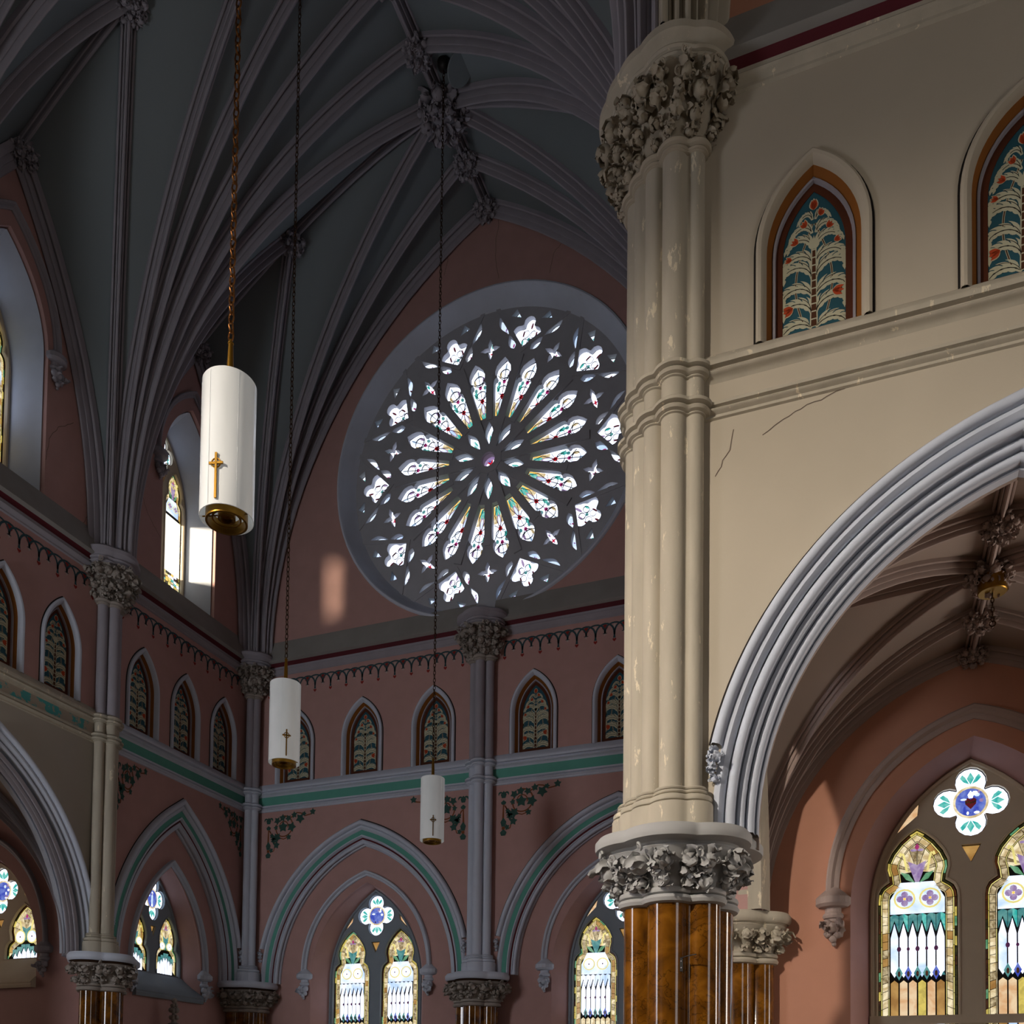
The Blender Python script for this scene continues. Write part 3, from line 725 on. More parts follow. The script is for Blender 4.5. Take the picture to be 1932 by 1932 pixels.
def foil_design(cx, cz, R, sx, medal):
    P = []
    P.append((inset(quatrefoil(cx, cz, R, sx), .012), 'g_white'))
    over = []
    for k in range(4):
        a = math.pi / 2 * k; c, s = math.cos(a), math.sin(a)
        def T(x, y): return (cx + (c * x - s * y) * sx, cz + s * x + c * y)
        over.append(([T(R * .88, 0), T(R * .70, .10 * R), T(R * .52, 0), T(R * .70, -.10 * R)], 'g_teal'))
        for q in (-1, 1):
            over.append(([T(R * .53, q * .03 * R), T(R * .60, q * .18 * R), T(R * .72, q * .28 * R), T(R * .82, q * .22 * R), T(R * .74, q * .14 * R)], 'g_teal'))
    over.append((poly_at(cx, cz, R * .47 * sx, R * .47, 24), 'g_cream'))
    over.append((poly_at(cx, cz, R * .40 * sx, R * .40, 24), 'g_blue'))
    rng = random.Random(int(R * 1000) + len(medal))
    if medal == 'heart':
        over.append(([(cx, cz - .20 * R), (cx + .14 * R * sx, cz - .05 * R), (cx + .15 * R * sx, cz + .08 * R), (cx + .08 * R * sx, cz + .13 * R), (cx, cz + .08 * R), (cx - .08 * R * sx, cz + .13 * R), (cx - .15 * R * sx, cz + .08 * R), (cx - .14 * R * sx, cz - .05 * R)], 'g_heart'))
        over.append(([(cx - .05 * R * sx, cz + .12 * R), (cx + .05 * R * sx, cz + .12 * R), (cx + .08 * R * sx, cz + .22 * R), (cx, cz + .34 * R), (cx - .08 * R * sx, cz + .22 * R)], 'g_white'))
        for k in range(5): over.append((poly_at(cx + (-.12 + .06 * k) * R * sx, cz + .0 * R + .02 * R * math.sin(k * 2), .03 * R * sx, .03 * R, 5), 'g_olive'))
    elif medal == 'figure':
        over.append((poly_at(cx, cz + .24 * R, .06 * R * sx, .08 * R, 8), 'g_white'))
        over.append(([(cx - .07 * R * sx, cz + .16 * R), (cx + .07 * R * sx, cz + .16 * R), (cx + .06 * R * sx, cz - .12 * R), (cx + .08 * R * sx, cz - .36 * R), (cx - .06 * R * sx, cz - .36 * R), (cx - .09 * R * sx, cz - .1 * R)], 'g_milk'))
    for k in range(7 if medal != 'figure' else 3):
        a = rng.uniform(0, 6.28); q = rng.uniform(.2, .36) * R
        over.append((poly_at(cx + q * math.cos(a) * sx, cz + q * math.sin(a), rng.uniform(.03, .09) * R * sx, rng.uniform(.03, .07) * R, 7, rng.uniform(0, 90)), rng.choice(['g_milk', 'g_white', 'g_lilac', 'g_white'] if medal != 'scene' else ['g_white', 'g_purple', 'g_white', 'g_lilac'])))
    return P, over
def panes(parent, items, d, separate, name='pane', th=.008):
    """items: (polygon, colour, layer)"""
    if separate:
        for poly, col, lay in items:
            cx = sum(p[0] for p in poly) / len(poly); cz = sum(p[1] for p in poly) / len(poly)
            v, f = fill2d([(x - cx, z - cz) for x, z in poly], [], 0, th)
            link(name, mk(name, v, f, col, 0), parent, Matrix.Translation((cx, cz, d + lay * .006)))
    else:
        cols = sorted({c for _, c, _ in items}); mb = MB()
        for poly, col, lay in items:
            v, f = fill2d(poly, [], d + lay * .006, d + lay * .006 + th); mb.add(v, f, cols.index(col))
        return link('leaded_glass', mb.mesh('leaded_glass', cols, 0), parent)
def shrink(poly, g):
    try: return inset(poly, g)
    except Exception: return poly
WIN = [1]
def gothic_window(label, F, u0, w_out, w_in, d_out, d_in, zs_out, za_out, zs, za, zb, mats, medal, separate=False, sill=None, seed=1, clear=None, zb_out=None, jamb=None, lead_gap=.005):
    WIN[0] += 1
    t = tag(empty('window_%d' % WIN[0], at(F, 0, 0)), label, 'window', kind='structure')
    s = w_in / 1.45; sz = (za - zs) / 2.27
    # splayed reveal
    po = parch(u0, w_out, zs_out, za_out, zb_out if zb_out is not None else zb); pi = parch(u0, w_in, zs, za, zb)
    ns = 5; loops = []
    if jamb:
        j = jamb
        prof = [(.10, d_out + .0), (.10, d_out + .02), (.07, d_out + .03), (.05, d_out - .02), (.03, d_out - .05), (0, d_out - .05)]
        sweep_obj('jamb_moulding', po, prof, j, t)
    for k in range(ns + 1):
        q = k / ns; loops.append([(a[0] + (b[0] - a[0]) * q, a[1] + (b[1] - a[1]) * q, d_out + (d_in - d_out) * q) for a, b in zip(po, pi)])
    v, f = loft(loops, closed=False); link('reveal', mk('reveal', v, f, mats['reveal'], 30), t)
    # tracery plate
    hw = .57 * s; off = .755 * s; zn = zs + (5.04 - 4.55) * sz; zt = zs + (5.82 - 4.55) * sz
    lan = [lancet(u0 + sg * off, hw, zb + .05, zn, zt) for sg in (-1, 1)]
    fc = zs + (6.17 - 4.55) * sz; fR = .53 * min(1.0, sz * 1.0)
    fs = min(1.0, s * 1.05 / min(1, sz))
    foil = quatrefoil(u0, fc, fR, fs)
    tri = [(u0 - .14 * s, zs + .97 * sz), (u0, zs + .70 * sz), (u0 + .14 * s, zs + .97 * sz)]
    st = []
    for sg in (-1, 1):
        q = [(u0 + sg * .74 * s, zs + 1.70 * sz), (u0 + sg * .74 * s, zs + 1.48 * sz), (u0 + sg * 1.08 * s, zs + 1.19 * sz), (u0 + sg * .99 * s, zs + 1.42 * sz)]
        Ri = (w_in ** 2 + (za - zs) ** 2) / (2 * w_in)
        hf = lambda z: math.sqrt(max(0, Ri * Ri - (z - zs) ** 2)) - (Ri - w_in) - .06 * s
        st.append([(u0 + sg * min(abs(x - u0), hf(z)), z) for x, z in q])
    slab('tracery', parch(u0, w_in + .02, zs, za + .02, zb - .02), lan + [foil, tri] + st, d_in - .06, d_in, mats['tracery'], t, None, 0)
    sweep_obj('frame_moulding', parch(u0, w_in, zs, za, zb), [(0, d_in), (-.02, d_in + .035), (-.06, d_in + .03), (-.075, d_in)], mats['tracery'], t)
    for L in lan:
        sweep_obj('light_moulding', L, [(.035, d_in), (.03, d_in + .02), (.005, d_in + .012), (-.004, d_in - .02)][::-1] if False else [(-.035, d_in), (-.03, d_in + .018), (-.006, d_in + .012), (.003, d_in - .03)], mats['tracery'], t)
    # glass
    items = []; ov = []
    for k, sg in enumerate((-1, 1)):
        P, O = window_design(u0 + sg * off, hw, zb + .05, zn, zt, min(1, s * 1.05), seed + k, small=not separate and medal != 'sun')
        items += [(shrink(p, lead_gap), c, 0) for p, c in P]; items += [(p, c, 1 + i * .12) for i, (p, c) in enumerate(O)]
    P, O = foil_design(u0, fc, fR, fs, medal); items += [(p, c, 0) for p, c in P] + [(p, c, 1 + i * .15) for i, (p, c) in enumerate(O)]
    items += [(inset(tri, .01), 'g_tan', 0)] + [(inset(q, .01), 'g_peach', 0) for q in st]
    dg = d_in - .075
    holes = []
    if clear:
        cp = rect(u0 + clear[0], u0 + clear[1], clear[2], clear[3]); holes = [cp]
        x0_, x1_ = u0 + clear[0] - .02, u0 + clear[1] + .02
        def hit(p): 
            xs = [q[0] for q in p]; zs_ = [q[1] for q in p]
            return min(xs) < x1_ - .06 and max(xs) > x0_ + .06 and (min(xs) + max(xs)) / 2 > x0_ and (min(xs) + max(xs)) / 2 < x1_ and min(zs_) < clear[3]
        items = [i_ for i_ in items if not hit(i_[0])]
        rg = random.Random(3); nx, nz = 6, 5; zz0 = zb + .12
        for a_ in range(nx):
            for b_ in range(nz):
                xa, xb = x0_ + (x1_ - x0_) * a_ / nx, x0_ + (x1_ - x0_) * (a_ + 1) / nx; za_, zb_ = zz0 + (clear[2] - zz0) * b_ / nz, zz0 + (clear[2] - zz0) * (b_ + 1) / nz
                j_ = lambda: rg.uniform(-.012, .012)
                items.append(([(xa + .006 + j_(), za_ + .006), (xb - .006, za_ + .006 + j_()), (xb - .006 + j_(), zb_ - .006), (xa + .006, zb_ - .006 + j_())], rg.choice(['g_cream', 'g_gold', 'g_brown', 'g_teal', 'g_yellow', 'g_white', 'g_olive', 'g_amber']), 0))
        slab('clear_pane', cp, [], dg, dg + .008, 'g_clear', t)
    slab('lead_backing', parch(u0, w_in, zs, za, zb), holes, dg - .03, dg - .012, 'dark_line', t)
    panes(t, items, dg - .008, separate)
    if sill:
        z0, z1, dd = sill
        sweep_obj('sill', [(u0 + w_out, 0), (u0 - w_out, 0)], [(-(zb + .02), d_in + .02), (-(zb - .02), d_in + .06), (-(z0 + (zb - z0) * .50), (d_in + dd) * .5 - .01), (-(z0 + (zb - z0) * .47), (d_in + dd) * .5 + .012), (-z0, dd), (-(z0 - .03), dd + .02), (-(z0 - .06), dd), (-(z0 - .09), dd + .015), (-z1, dd - .02)], mats['sill'], t)
        v, f = loft([[(u0 + sg * w_out, zb, d_in), (u0 + sg * w_out, z0, dd), (u0 + sg * w_out, z1, dd - .02), (u0 + sg * w_out, z1, d_in)] for sg in (-1, 1)], closed=False)
        mb = MB(); mb.add([(u0 - w_out, zb, d_in), (u0 - w_out, z0, dd), (u0 - w_out, z1, dd), (u0 - w_out, z1, d_in)], [(0, 1, 2, 3)]); mb.add([(u0 + w_out, zb, d_in), (u0 + w_out, z0, dd), (u0 + w_out, z1, dd), (u0 + w_out, z1, d_in)], [(3, 2, 1, 0)])
        link('sill_end', mb.mesh('sill_end', mats['sill'], 0), t)
    return t
MW_D = dict(reveal='pink_dark', tracery='tracery_warm', sill='tracery_warm')
MW_B = dict(reveal='pink', tracery='tracery_blue', sill='tracery_blue')
MW_CL = dict(reveal='grey_blue', tracery='tracery_warm', sill='sill_grey')
w = gothic_window('large two-light stained glass window with red heart medallion in the salmon aisle wall', FD, *HS['D'], 0, -.5, 4.55, 7.02, 4.55, 6.85, 1.2, MW_D, 'heart', separate=True, seed=1)
# transom of the aisle window
slab('transom', rect(HS['D'][0] - 1.45, HS['D'][0] + 1.45, 2.80, 2.93), [], -.55, -.46, 'tracery_warm', w)
gothic_window('two-light stained glass window with purple scene medallion, left half of the end wall', FB, *HS['B1'], -.26, -.75, 4.55, 7.10, 4.55, 6.95, 1.2, MW_B, 'scene', seed=4)
gothic_window('stained glass window half hidden behind the foreground pier', FB, *HS['B2'], -.26, -.75, 4.55, 7.10, 4.55, 6.95, 1.2, MW_B, 'scenery', seed=6)
gothic_window('small stained glass window with blue figure medallion on the left wall', FA, *HS['A1'], -.26, -.75, 4.65, 7.02, 4.65, 6.95, 4.45, MW_B, 'figure', sill=(3.98, 3.82, -.15), seed=8, zb_out=3.95)
gothic_window('stained glass window in the dark chapel at the left edge', FE, *HS['E'], 0, -.5, 4.55, 7.02, 4.55, 6.85, 4.55, dict(reveal='pink_dark', tracery='tracery_warm', sill='tracery_warm'), 'chapel figure', sill=(4.0, 3.85, .12), seed=10, zb_out=4.0)
gothic_window('sunlit clerestory window on the left wall, glaring behind the nearest lamp', FA, CL_A[0][0], .93, .80, -.1, -.85, 16.4, 18.22, 16.1, 17.9, 14.15, MW_CL, 'sun', sill=None, seed=12, clear=(.16, .70, 14.6, 16.0), zb_out=13.55, jamb='grey_blue')
gothic_window('clerestory window with pale blue jamb at the left edge', FA, CL_A[1][0], .93, .80, -.1, -.85, 16.4, 18.22, 16.1, 17.9, 14.15, MW_CL, 'pale', sill=None, seed=14, zb_out=13.55, jamb='grey_blue')
for i, (u, ww) in enumerate(CL_A):
    me = mk('sloping_sill', [(u - ww, 13.50, .02), (u + ww, 13.50, .02), (u + ww, 14.2, -.86), (u - ww, 14.2, -.86), (u - ww, 13.3, .0), (u + ww, 13.3, .0)], [(0, 1, 2, 3), (4, 5, 1, 0)], 'sill_grey', 0)
    link('sloping_sill', me, aup)

# ------------------------------------------------------------------ hood moulds with carved corbels
def corbel_parts(parent, x, z, d, mat, seed, s=1.0):
    c = link('corbel', None, parent, Matrix.Translation((x, z, d)) @ Matrix.Scale(s, 4)) if False else None
    prof = [(.0, .16), (.06, .14), (.17, .04), (.18, .03), (.18, -.04), (.15, -.07), (.085, -.08), (.085, -.13), (.10, -.14), (.11, -.165), (.10, -.19), (.075, -.2), (.07, -.23)]
    n = 8; v = []
    for r, y in prof:
        for k in range(n + 1):
            a = R_(-90 + 180 * k / n); rr = r * (1.0 if r > .12 else 1); v.append((rr * math.sin(a), y, max(0.0, rr * math.cos(a))))
    if True:
        nn = n + 1; f = []
        for i in range(len(prof) - 1):
            for j in range(nn - 1): f.append((i * nn + j, (i + 1) * nn + j, (i + 1) * nn + j + 1, i * nn + j + 1))
    cap = link('corbel', mk('corbel', v, f, mat, 20), parent, Matrix.Translation((x, z, d)) @ Matrix.Scale(s, 4))
    rng = random.Random(seed); mb = MB()
    for (bx, by, bz, br) in ((-.06, -.27, .07, .06), (.06, -.27, .07, .06), (0, -.30, .10, .055), (-.05, -.36, .07, .045), (.05, -.37, .07, .045), (0, -.42, .07, .04), (.01, -.47, .05, .025), (-.03, -.33, .1, .03)):
        v2, f2 = ball((bx, by, bz), br, 1, 1.1, 1, 10, 6, .05); mb.add(v2, f2)
    for k in range(5):
        lv, lf = leaf(.16, .04, 1.3, k % 2); m = Matrix.Translation((rng.uniform(-.07, .07), -.28 - .03 * k, .09)) @ Matrix.Rotation(rng.uniform(-2.4, 2.4), 4, 'Z')
        mb.add([m @ Vector(p) for p in lv], lf)
    link('carved_head', mb.mesh('carved_head', mat, 50), cap)
def hood(label, F, u0, w, zs, za, d, mat, seed, width=.13, ends=(1, 1), s=1.0):
    t = tag(empty('hood_mould', at(F, 0, 0)), label, 'moulding')
    p = parch(u0, w, zs, za, n=22)
    k = width / .13
    prof = [(-.055 * k, d), (-.055 * k, d + .03), (-.03 * k, d + .05), (-.005 * k, d + .05), (.0, d + .065), (.02 * k, d + .11), (.055 * k, d + .12), (.07 * k, d + .10), (.07 * k, d)]
    sweep_obj('moulding', p, prof, mat, t)
    for sg, on in zip((-1, 1), ends):
        if on: corbel_parts(t, u0 + sg * w, zs - .12, d, mat, seed + sg, s * 1.25)
    return t
hood('pointed hood with carved head corbels over the aisle window', FD, HS['D'][0], 1.97, 4.80, 7.36, 0, 'rib_aisle', 31, width=.2, s=1.15)
hood('grey pointed hood with head corbels, left half of the end wall', FB, HS['B1'][0], 1.79, 4.80, 7.24, -.26, 'grey_blue', 33)
hood('grey pointed hood and head corbel, partly behind the foreground pier', FB, HS['B2'][0], 1.79, 4.80, 7.24, -.26, 'grey_blue', 35)
hood('narrow grey pointed hood with head corbels on the left wall', FA, HS['A1'][0], 1.25, 4.62, 7.10, -.26, 'grey_blue', 37)
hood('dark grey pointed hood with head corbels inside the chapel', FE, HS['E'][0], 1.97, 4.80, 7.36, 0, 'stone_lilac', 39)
hood('hood with carved heads above the sunlit clerestory window', FA, CL_A[0][0], 1.12, 16.55, 18.62, 0, 'stone_lilac', 41)
hood('hood with carved heads above the clerestory window at the left edge', FA, CL_A[1][0], 1.12, 16.55, 18.62, 0, 'stone_lilac', 43)

# ------------------------------------------------------------------ rose window
def pol(r, a, t=0):
    return (r * math.cos(a) - t * math.sin(a), r * math.sin(a) + t * math.cos(a))
def petal_shape():
    h = [(1.10, .075), (1.5, .135), (1.90, .20), (1.97, .205), (2.03, .185), (2.05, .145), (2.09, .145), (2.12, .19), (2.22, .21), (2.34, .185), (2.46, .10), (2.56, 0)]
    return [(r, -t) for r, t in h] + [(r, t) for r, t in reversed(h[:-1])]
def mandorla(r0, L, W, n=8):
    return [(r0 + L * i / n, -W * math.sin(math.pi * i / n)) for i in range(n + 1)] + [(r0 + L * i / n, W * math.sin(math.pi * i / n)) for i in range(n - 1, 0, -1)]
def env_shape(c, circles, n=40):
    cs = [(x - c[0], y - c[1], r) for x, y, r in circles]
    return [(c[0] + p[0], c[1] + p[1]) for p in envelope(cs, 0, n)]
def heart_shape():
    return env_shape((3.1, 0), [(3.13, .215, .155), (3.13, -.215, .155), (3.38, 0, .15), (3.1, 0, .26), (2.97, 0, .20), (2.86, 0, .135), (2.76, 0, .075), (2.68, 0, .03)], 44)
def cross_shape():
    pts = []
    for k in range(16):
        a = 2 * math.pi * k / 16; rr = (.27, .15, .075, .15)[k % 4]; pts.append((2.82 + rr * math.cos(a), rr * math.sin(a)))
    return pts
def rotp2(poly, a): return [(x * math.cos(a) - y * math.sin(a), x * math.sin(a) + y * math.cos(a)) for x, y in poly]
def mand_line(p0, p1, W, n=8, bias=.8):
    dx, dy = p1[0] - p0[0], p1[1] - p0[1]; l = math.hypot(dx, dy); ux, uy = dx / l, dy / l
    up_, dn = [], []
    for i in range(n + 1):
        s = i / n; w_ = W * math.sin(math.pi * s ** bias)
        up_.append((p0[0] + dx * s - uy * w_, p0[1] + dy * s + ux * w_)); dn.append((p0[0] + dx * s + uy * w_, p0[1] + dy * s - ux * w_))
    return dn + up_[::-1][1:-1]
D10 = R_(36)
rw = tag(empty('window_1', at(FB, ROSE_U, ROSE_Z)), 'great round rose window with twenty petals of stained glass', 'window', kind='structure')
DR = -.35; RR = 3.76
shapes = []      # (name, polygon template, rotation, mirrored)
PET, LEAFS, HEART, CROSS = petal_shape(), mandorla(.42, .56, .105), heart_shape(), cross_shape()
M1 = mand_line(pol(2.74, R_(4.6)), pol(3.08, R_(8.6)), .095); M2 = mand_line(pol(3.11, R_(9.0)), pol(3.56, R_(14.0)), .10, bias=1.25)
TRI = [pol(3.50, R_(4.4)), pol(3.55, R_(9.0)), pol(3.71, R_(7.0))]
mir = lambda p: [(x, -y) for x, y in reversed(p)]
for k in range(10):
    a = D10 * k
    shapes += [('petal', PET, a + D10 / 4), ('petal', PET, a - D10 / 4), ('leaf', LEAFS, a + D10 / 2), ('heart', HEART, a), ('cross', CROSS, a + D10 / 2)]
    for nm, P in (('m1', M1), ('m2', M2), ('tri', TRI)):
        shapes += [(nm, P, a), (nm + 'm', mir(P), a)]
hub_hole = circ(0, 0, .17, 20)
slab('tracery', circ(0, 0, RR, 120), [rotp2(p, a) for _, p, a in shapes] + [hub_hole], DR - .13, DR, 'tracery', rw)
# raised spokes
def board(r0, r1, h0, h1, d0, d1): return fill2d([(r0, -h0), (r1, -h1), (r1, h1), (r0, h0)], [], d0, d1)
mb = MB(); mb.add(*board(.30, 2.60, .10, .105, DR, DR + .045)); me_sp = mb.mesh('spoke', 'tracery', 0)
mb = MB(); mb.add(*board(1.02, 2.15, .075, .085, DR, DR + .02)); me_ms = mb.mesh('minor_spoke', 'tracery', 0)
mb = MB()
for sg in (-1, 1):
    a, b = pol(2.58, R_(1.5) * sg), pol(3.74, R_(17.0) * sg); l = math.hypot(b[0] - a[0], b[1] - a[1]); ux, uy = (b[0] - a[0]) / l, (b[1] - a[1]) / l
    q = [(a[0] - uy * .05, a[1] + ux * .05), (a[0] + uy * .05, a[1] - ux * .05), (b[0] + uy * .05, b[1] - ux * .05), (b[0] - uy * .05, b[1] + ux * .05)]
    off = [(x + uy * .14 * sg * -1 * -1, y - ux * .14 * sg * -1 * -1) for x, y in q]
    mb.add(*fill2d(off if sg > 0 else off[::-1], [], DR, DR + .022))
me_v = mb.mesh('chevron_bar', 'tracery', 0)
for k in range(10):
    rz = Matrix.Rotation(D10 * k, 4, 'Z'); rz2 = Matrix.Rotation(D10 * (k + .5), 4, 'Z')
    link('spoke', me_sp, rw, rz); link('minor_spoke', me_ms, rw, rz2)
    link('chevron_bar', me_v, rw, rz)
slab('hub_ring', poly_at(0, 0, .36, .36, 10, 18), [circ(0, 0, .18, 20)], DR, DR + .06, 'tracery', rw)
# deep round frame
prof = [(RR - .02, DR - .02), (RR + .02, DR + .02), (RR + .10, DR + .10), (RR + .18, -.10), (RR + .25, -.02), (RR + .27, .03), (RR + .30, .05), (RR + .34, .04), (RR + .36, 0.0), (RR + .37, -.02)]
n = 96; v = []
for i in range(n):
    a = 2 * math.pi * i / n
    for r, d in prof: v.append((r * math.cos(a), r * math.sin(a), d))
P_ = len(prof); f = [(i * P_ + j, i * P_ + j + 1, ((i + 1) % n) * P_ + j + 1, ((i + 1) % n) * P_ + j) for i in range(n) for j in range(P_ - 1)]
link('round_frame', mk('round_frame', v, f, 'grey_blue', 35), rw)
link('lead_backing', mk('lead_backing', *fill2d(circ(0, 0, RR, 64), [], DR - .24, DR - .22), 'dark_line', 0), rw)
# panes (one mesh per kind of opening)
def pane_mesh(base, over):
    cols = []
    def ci(c):
        if c not in cols: cols.append(c)
        return cols.index(c)
    mb = MB(); d = DR - .16
    for p, c in base: v, f = fill2d(p, [], d - .01, d); mb.add(v, f, ci(c))
    for i, (p, c) in enumerate(over): v, f = fill2d(p, [], d, d + .004 + .0005 * i); mb.add(v, f, ci(c))
    return mb.mesh('pane', cols, 0)
def ell(r, t, a, b, n=10, a0=0): return [(r + a * math.cos(2 * math.pi * i / n), t + b * math.sin(2 * math.pi * i / n)) for i in range(n)]
def lines(pts, w):
    out = []
    for a, b in zip(pts, pts[1:]):
        l = math.hypot(b[0] - a[0], b[1] - a[1]) or 1; nx, ny = -(b[1] - a[1]) / l * w, (b[0] - a[0]) / l * w
        out.append([(a[0] + nx, a[1] + ny), (a[0] - nx, a[1] - ny), (b[0] - nx, b[1] - ny), (b[0] + nx, b[1] + ny)])
    return out
ld = 'dark_line'
po = [([(1.10, -.09), (1.55, -.15), (1.55, .15), (1.10, .09)], 'g_cream'), ([(1.12, -.02), (1.46, -.13), (1.30, -.11), (1.12, -.085)], 'g_amber'), ([(1.12, .02), (1.46, .13), (1.30, .11), (1.12, .085)], 'g_amber'),
      (ell(1.24, .035, .13, .035), 'g_teal'), (ell(1.24, -.035, .13, .035), 'g_teal'), (ell(1.50, 0, .17, .05), 'g_lilac'), (ell(1.50, 0, .13, .03), 'g_milk'),
      ([(1.62, 0), (1.70, -.06), (1.78, 0), (1.70, .06)], 'g_red'), (ell(1.90, .13, .09, .045), 'g_teal'), (ell(1.90, -.13, .09, .045), 'g_milk'), (ell(2.06, 0, .05, .045), 'g_pink'),
      (ell(2.22, -.12, .09, .035), 'g_lilac'), (ell(2.22, .12, .09, .035), 'g_cream'), (ell(2.40, 0, .09, .035), 'g_milk'), (ell(2.02, .12, .05, .04), 'g_bluegreen'), (ell(2.02, -.12, .05, .04), 'g_bluegreen')]
for q in ([(1.12, 0), (1.35, .10), (1.70, 0), (1.35, -.10), (1.12, 0)], [(1.70, 0), (1.95, .19)], [(1.70, 0), (1.95, -.19)], [(1.70, 0), (1.58, .14)], [(1.70, 0), (1.58, -.14)], [(2.06, 0), (2.5, 0)], [(1.78, 0), (2.02, 0)], [(2.06, 0), (2.22, .2)], [(2.06, 0), (2.22, -.2)]):
    po += [(x, ld) for x in lines(q, .006)]
for cc in ((1.84, 0), (2.24, 0)):
    e_ = ell(cc[0], cc[1], .11, .13, 14); po += [(x, ld) for x in lines(e_ + e_[:1], .005)]
me_pet = pane_mesh([([(x, y * 1.15) for x, y in PET], 'g_white')], po)
me_leaf = pane_mesh([([(x, y * 1.1) for x, y in LEAFS], 'g_white')], [(ell(.66, .03, .10, .022), 'g_teal'), (ell(.74, -.03, .10, .022), 'g_teal')] + [(x, ld) for x in lines([(.5, 0), (.88, 0)], .005)])
ho = [(ell(3.08, .0, .05, .05, 4), 'g_bluegreen'), (ell(3.2, .17, .08, .022), 'g_heart'), (ell(3.2, -.17, .08, .022), 'g_heart'), (ell(3.4, 0, .08, .025), 'g_heart'), (ell(2.82, 0, .11, .03), 'g_lilac'), (ell(2.98, .14, .07, .025), 'g_teal'), (ell(2.98, -.14, .07, .025), 'g_lilac')]
for cx_, cy_ in ((3.2, .09), (3.2, -.09), (3.0, .09), (3.0, -.09)):
    e_ = ell(cx_, cy_, .085, .075, 12); ho += [(x, ld) for x in lines(e_ + e_[:1], .004)]
me_heart = pane_mesh([([(3.1 + (x - 3.1) * 1.06, y * 1.06) for x, y in HEART], 'g_white')], ho)
me_cross = pane_mesh([([(2.82 + (x - 2.82) * 1.08, y * 1.08) for x, y in CROSS], 'g_white')], [(ell(2.82, 0, .07, .02), 'g_pink'), (ell(2.82, 0, .02, .07), 'g_red'), (ell(3.01, 0, .06, .03), 'g_teal'), (ell(2.64, 0, .05, .025), 'g_lilac')])
def mpane(M, c):
    cx_ = sum(p[0] for p in M) / len(M); cy_ = sum(p[1] for p in M) / len(M)
    return pane_mesh([([(cx_ + (x - cx_) * 1.1, cy_ + (y - cy_) * 1.1) for x, y in M], 'g_milk')], [(ell(cx_ + .02, cy_ + .01, .05, .02), c), (ell(cx_ - .05, cy_ - .02, .03, .015), 'g_lilac')])
pm = {'petal': me_pet, 'leaf': me_leaf, 'heart': me_heart, 'cross': me_cross, 'm1': mpane(M1, 'g_pink'), 'm1m': mpane(mir(M1), 'g_pink'), 'm2': mpane(M2, 'g_lilac'), 'm2m': mpane(mir(M2), 'g_heart'), 'tri': mpane(TRI, 'g_teal'), 'trim': mpane(mir(TRI), 'g_teal')}
for nm, p, a in shapes: link('pane', pm[nm], rw, Matrix.Rotation(a, 4, 'Z'))
link('hub_pane', pane_mesh([(circ(0, 0, .19, 20), 'g_lilac')], [(ell(.08 * math.cos(i * 1.047), .08 * math.sin(i * 1.047), .045, .035, 8), ['g_blue', 'g_white'][i % 2]) for i in range(6)] + [(rotp2(ell(.055, 0, .06, .025, 8), i * 1.2566), 'g_red') for i in range(5)]), rw)

# ------------------------------------------------------------------ niches with painted panels
def ribbon(pts, ws):
    v = []; n = len(pts); f = []
    for i in range(n):
        a = pts[max(0, i - 1)]; b = pts[min(n - 1, i + 1)]; dx, dy = b[0] - a[0], b[1] - a[1]; l = math.hypot(dx, dy) or 1
        w_ = ws[i] if isinstance(ws, list) else ws
        v += [(pts[i][0] - dy / l * w_, pts[i][1] + dx / l * w_), (pts[i][0] + dy / l * w_, pts[i][1] - dx / l * w_)]
    for i in range(n - 1): f.append((2 * i, 2 * i + 1, 2 * i + 3, 2 * i + 2))
    return v, f
def flat(mb, v, f, d, i): mb.add([(x, y, d) for x, y in v], f, i)
def arcpts(x, y, ang, L, bend, n=8):
    pts = [(x, y)]
    for i in range(n): a = ang + bend * (i + .5) / n; pts.append((pts[-1][0] + L / n * math.cos(a), pts[-1][1] + L / n * math.sin(a)))
    return pts
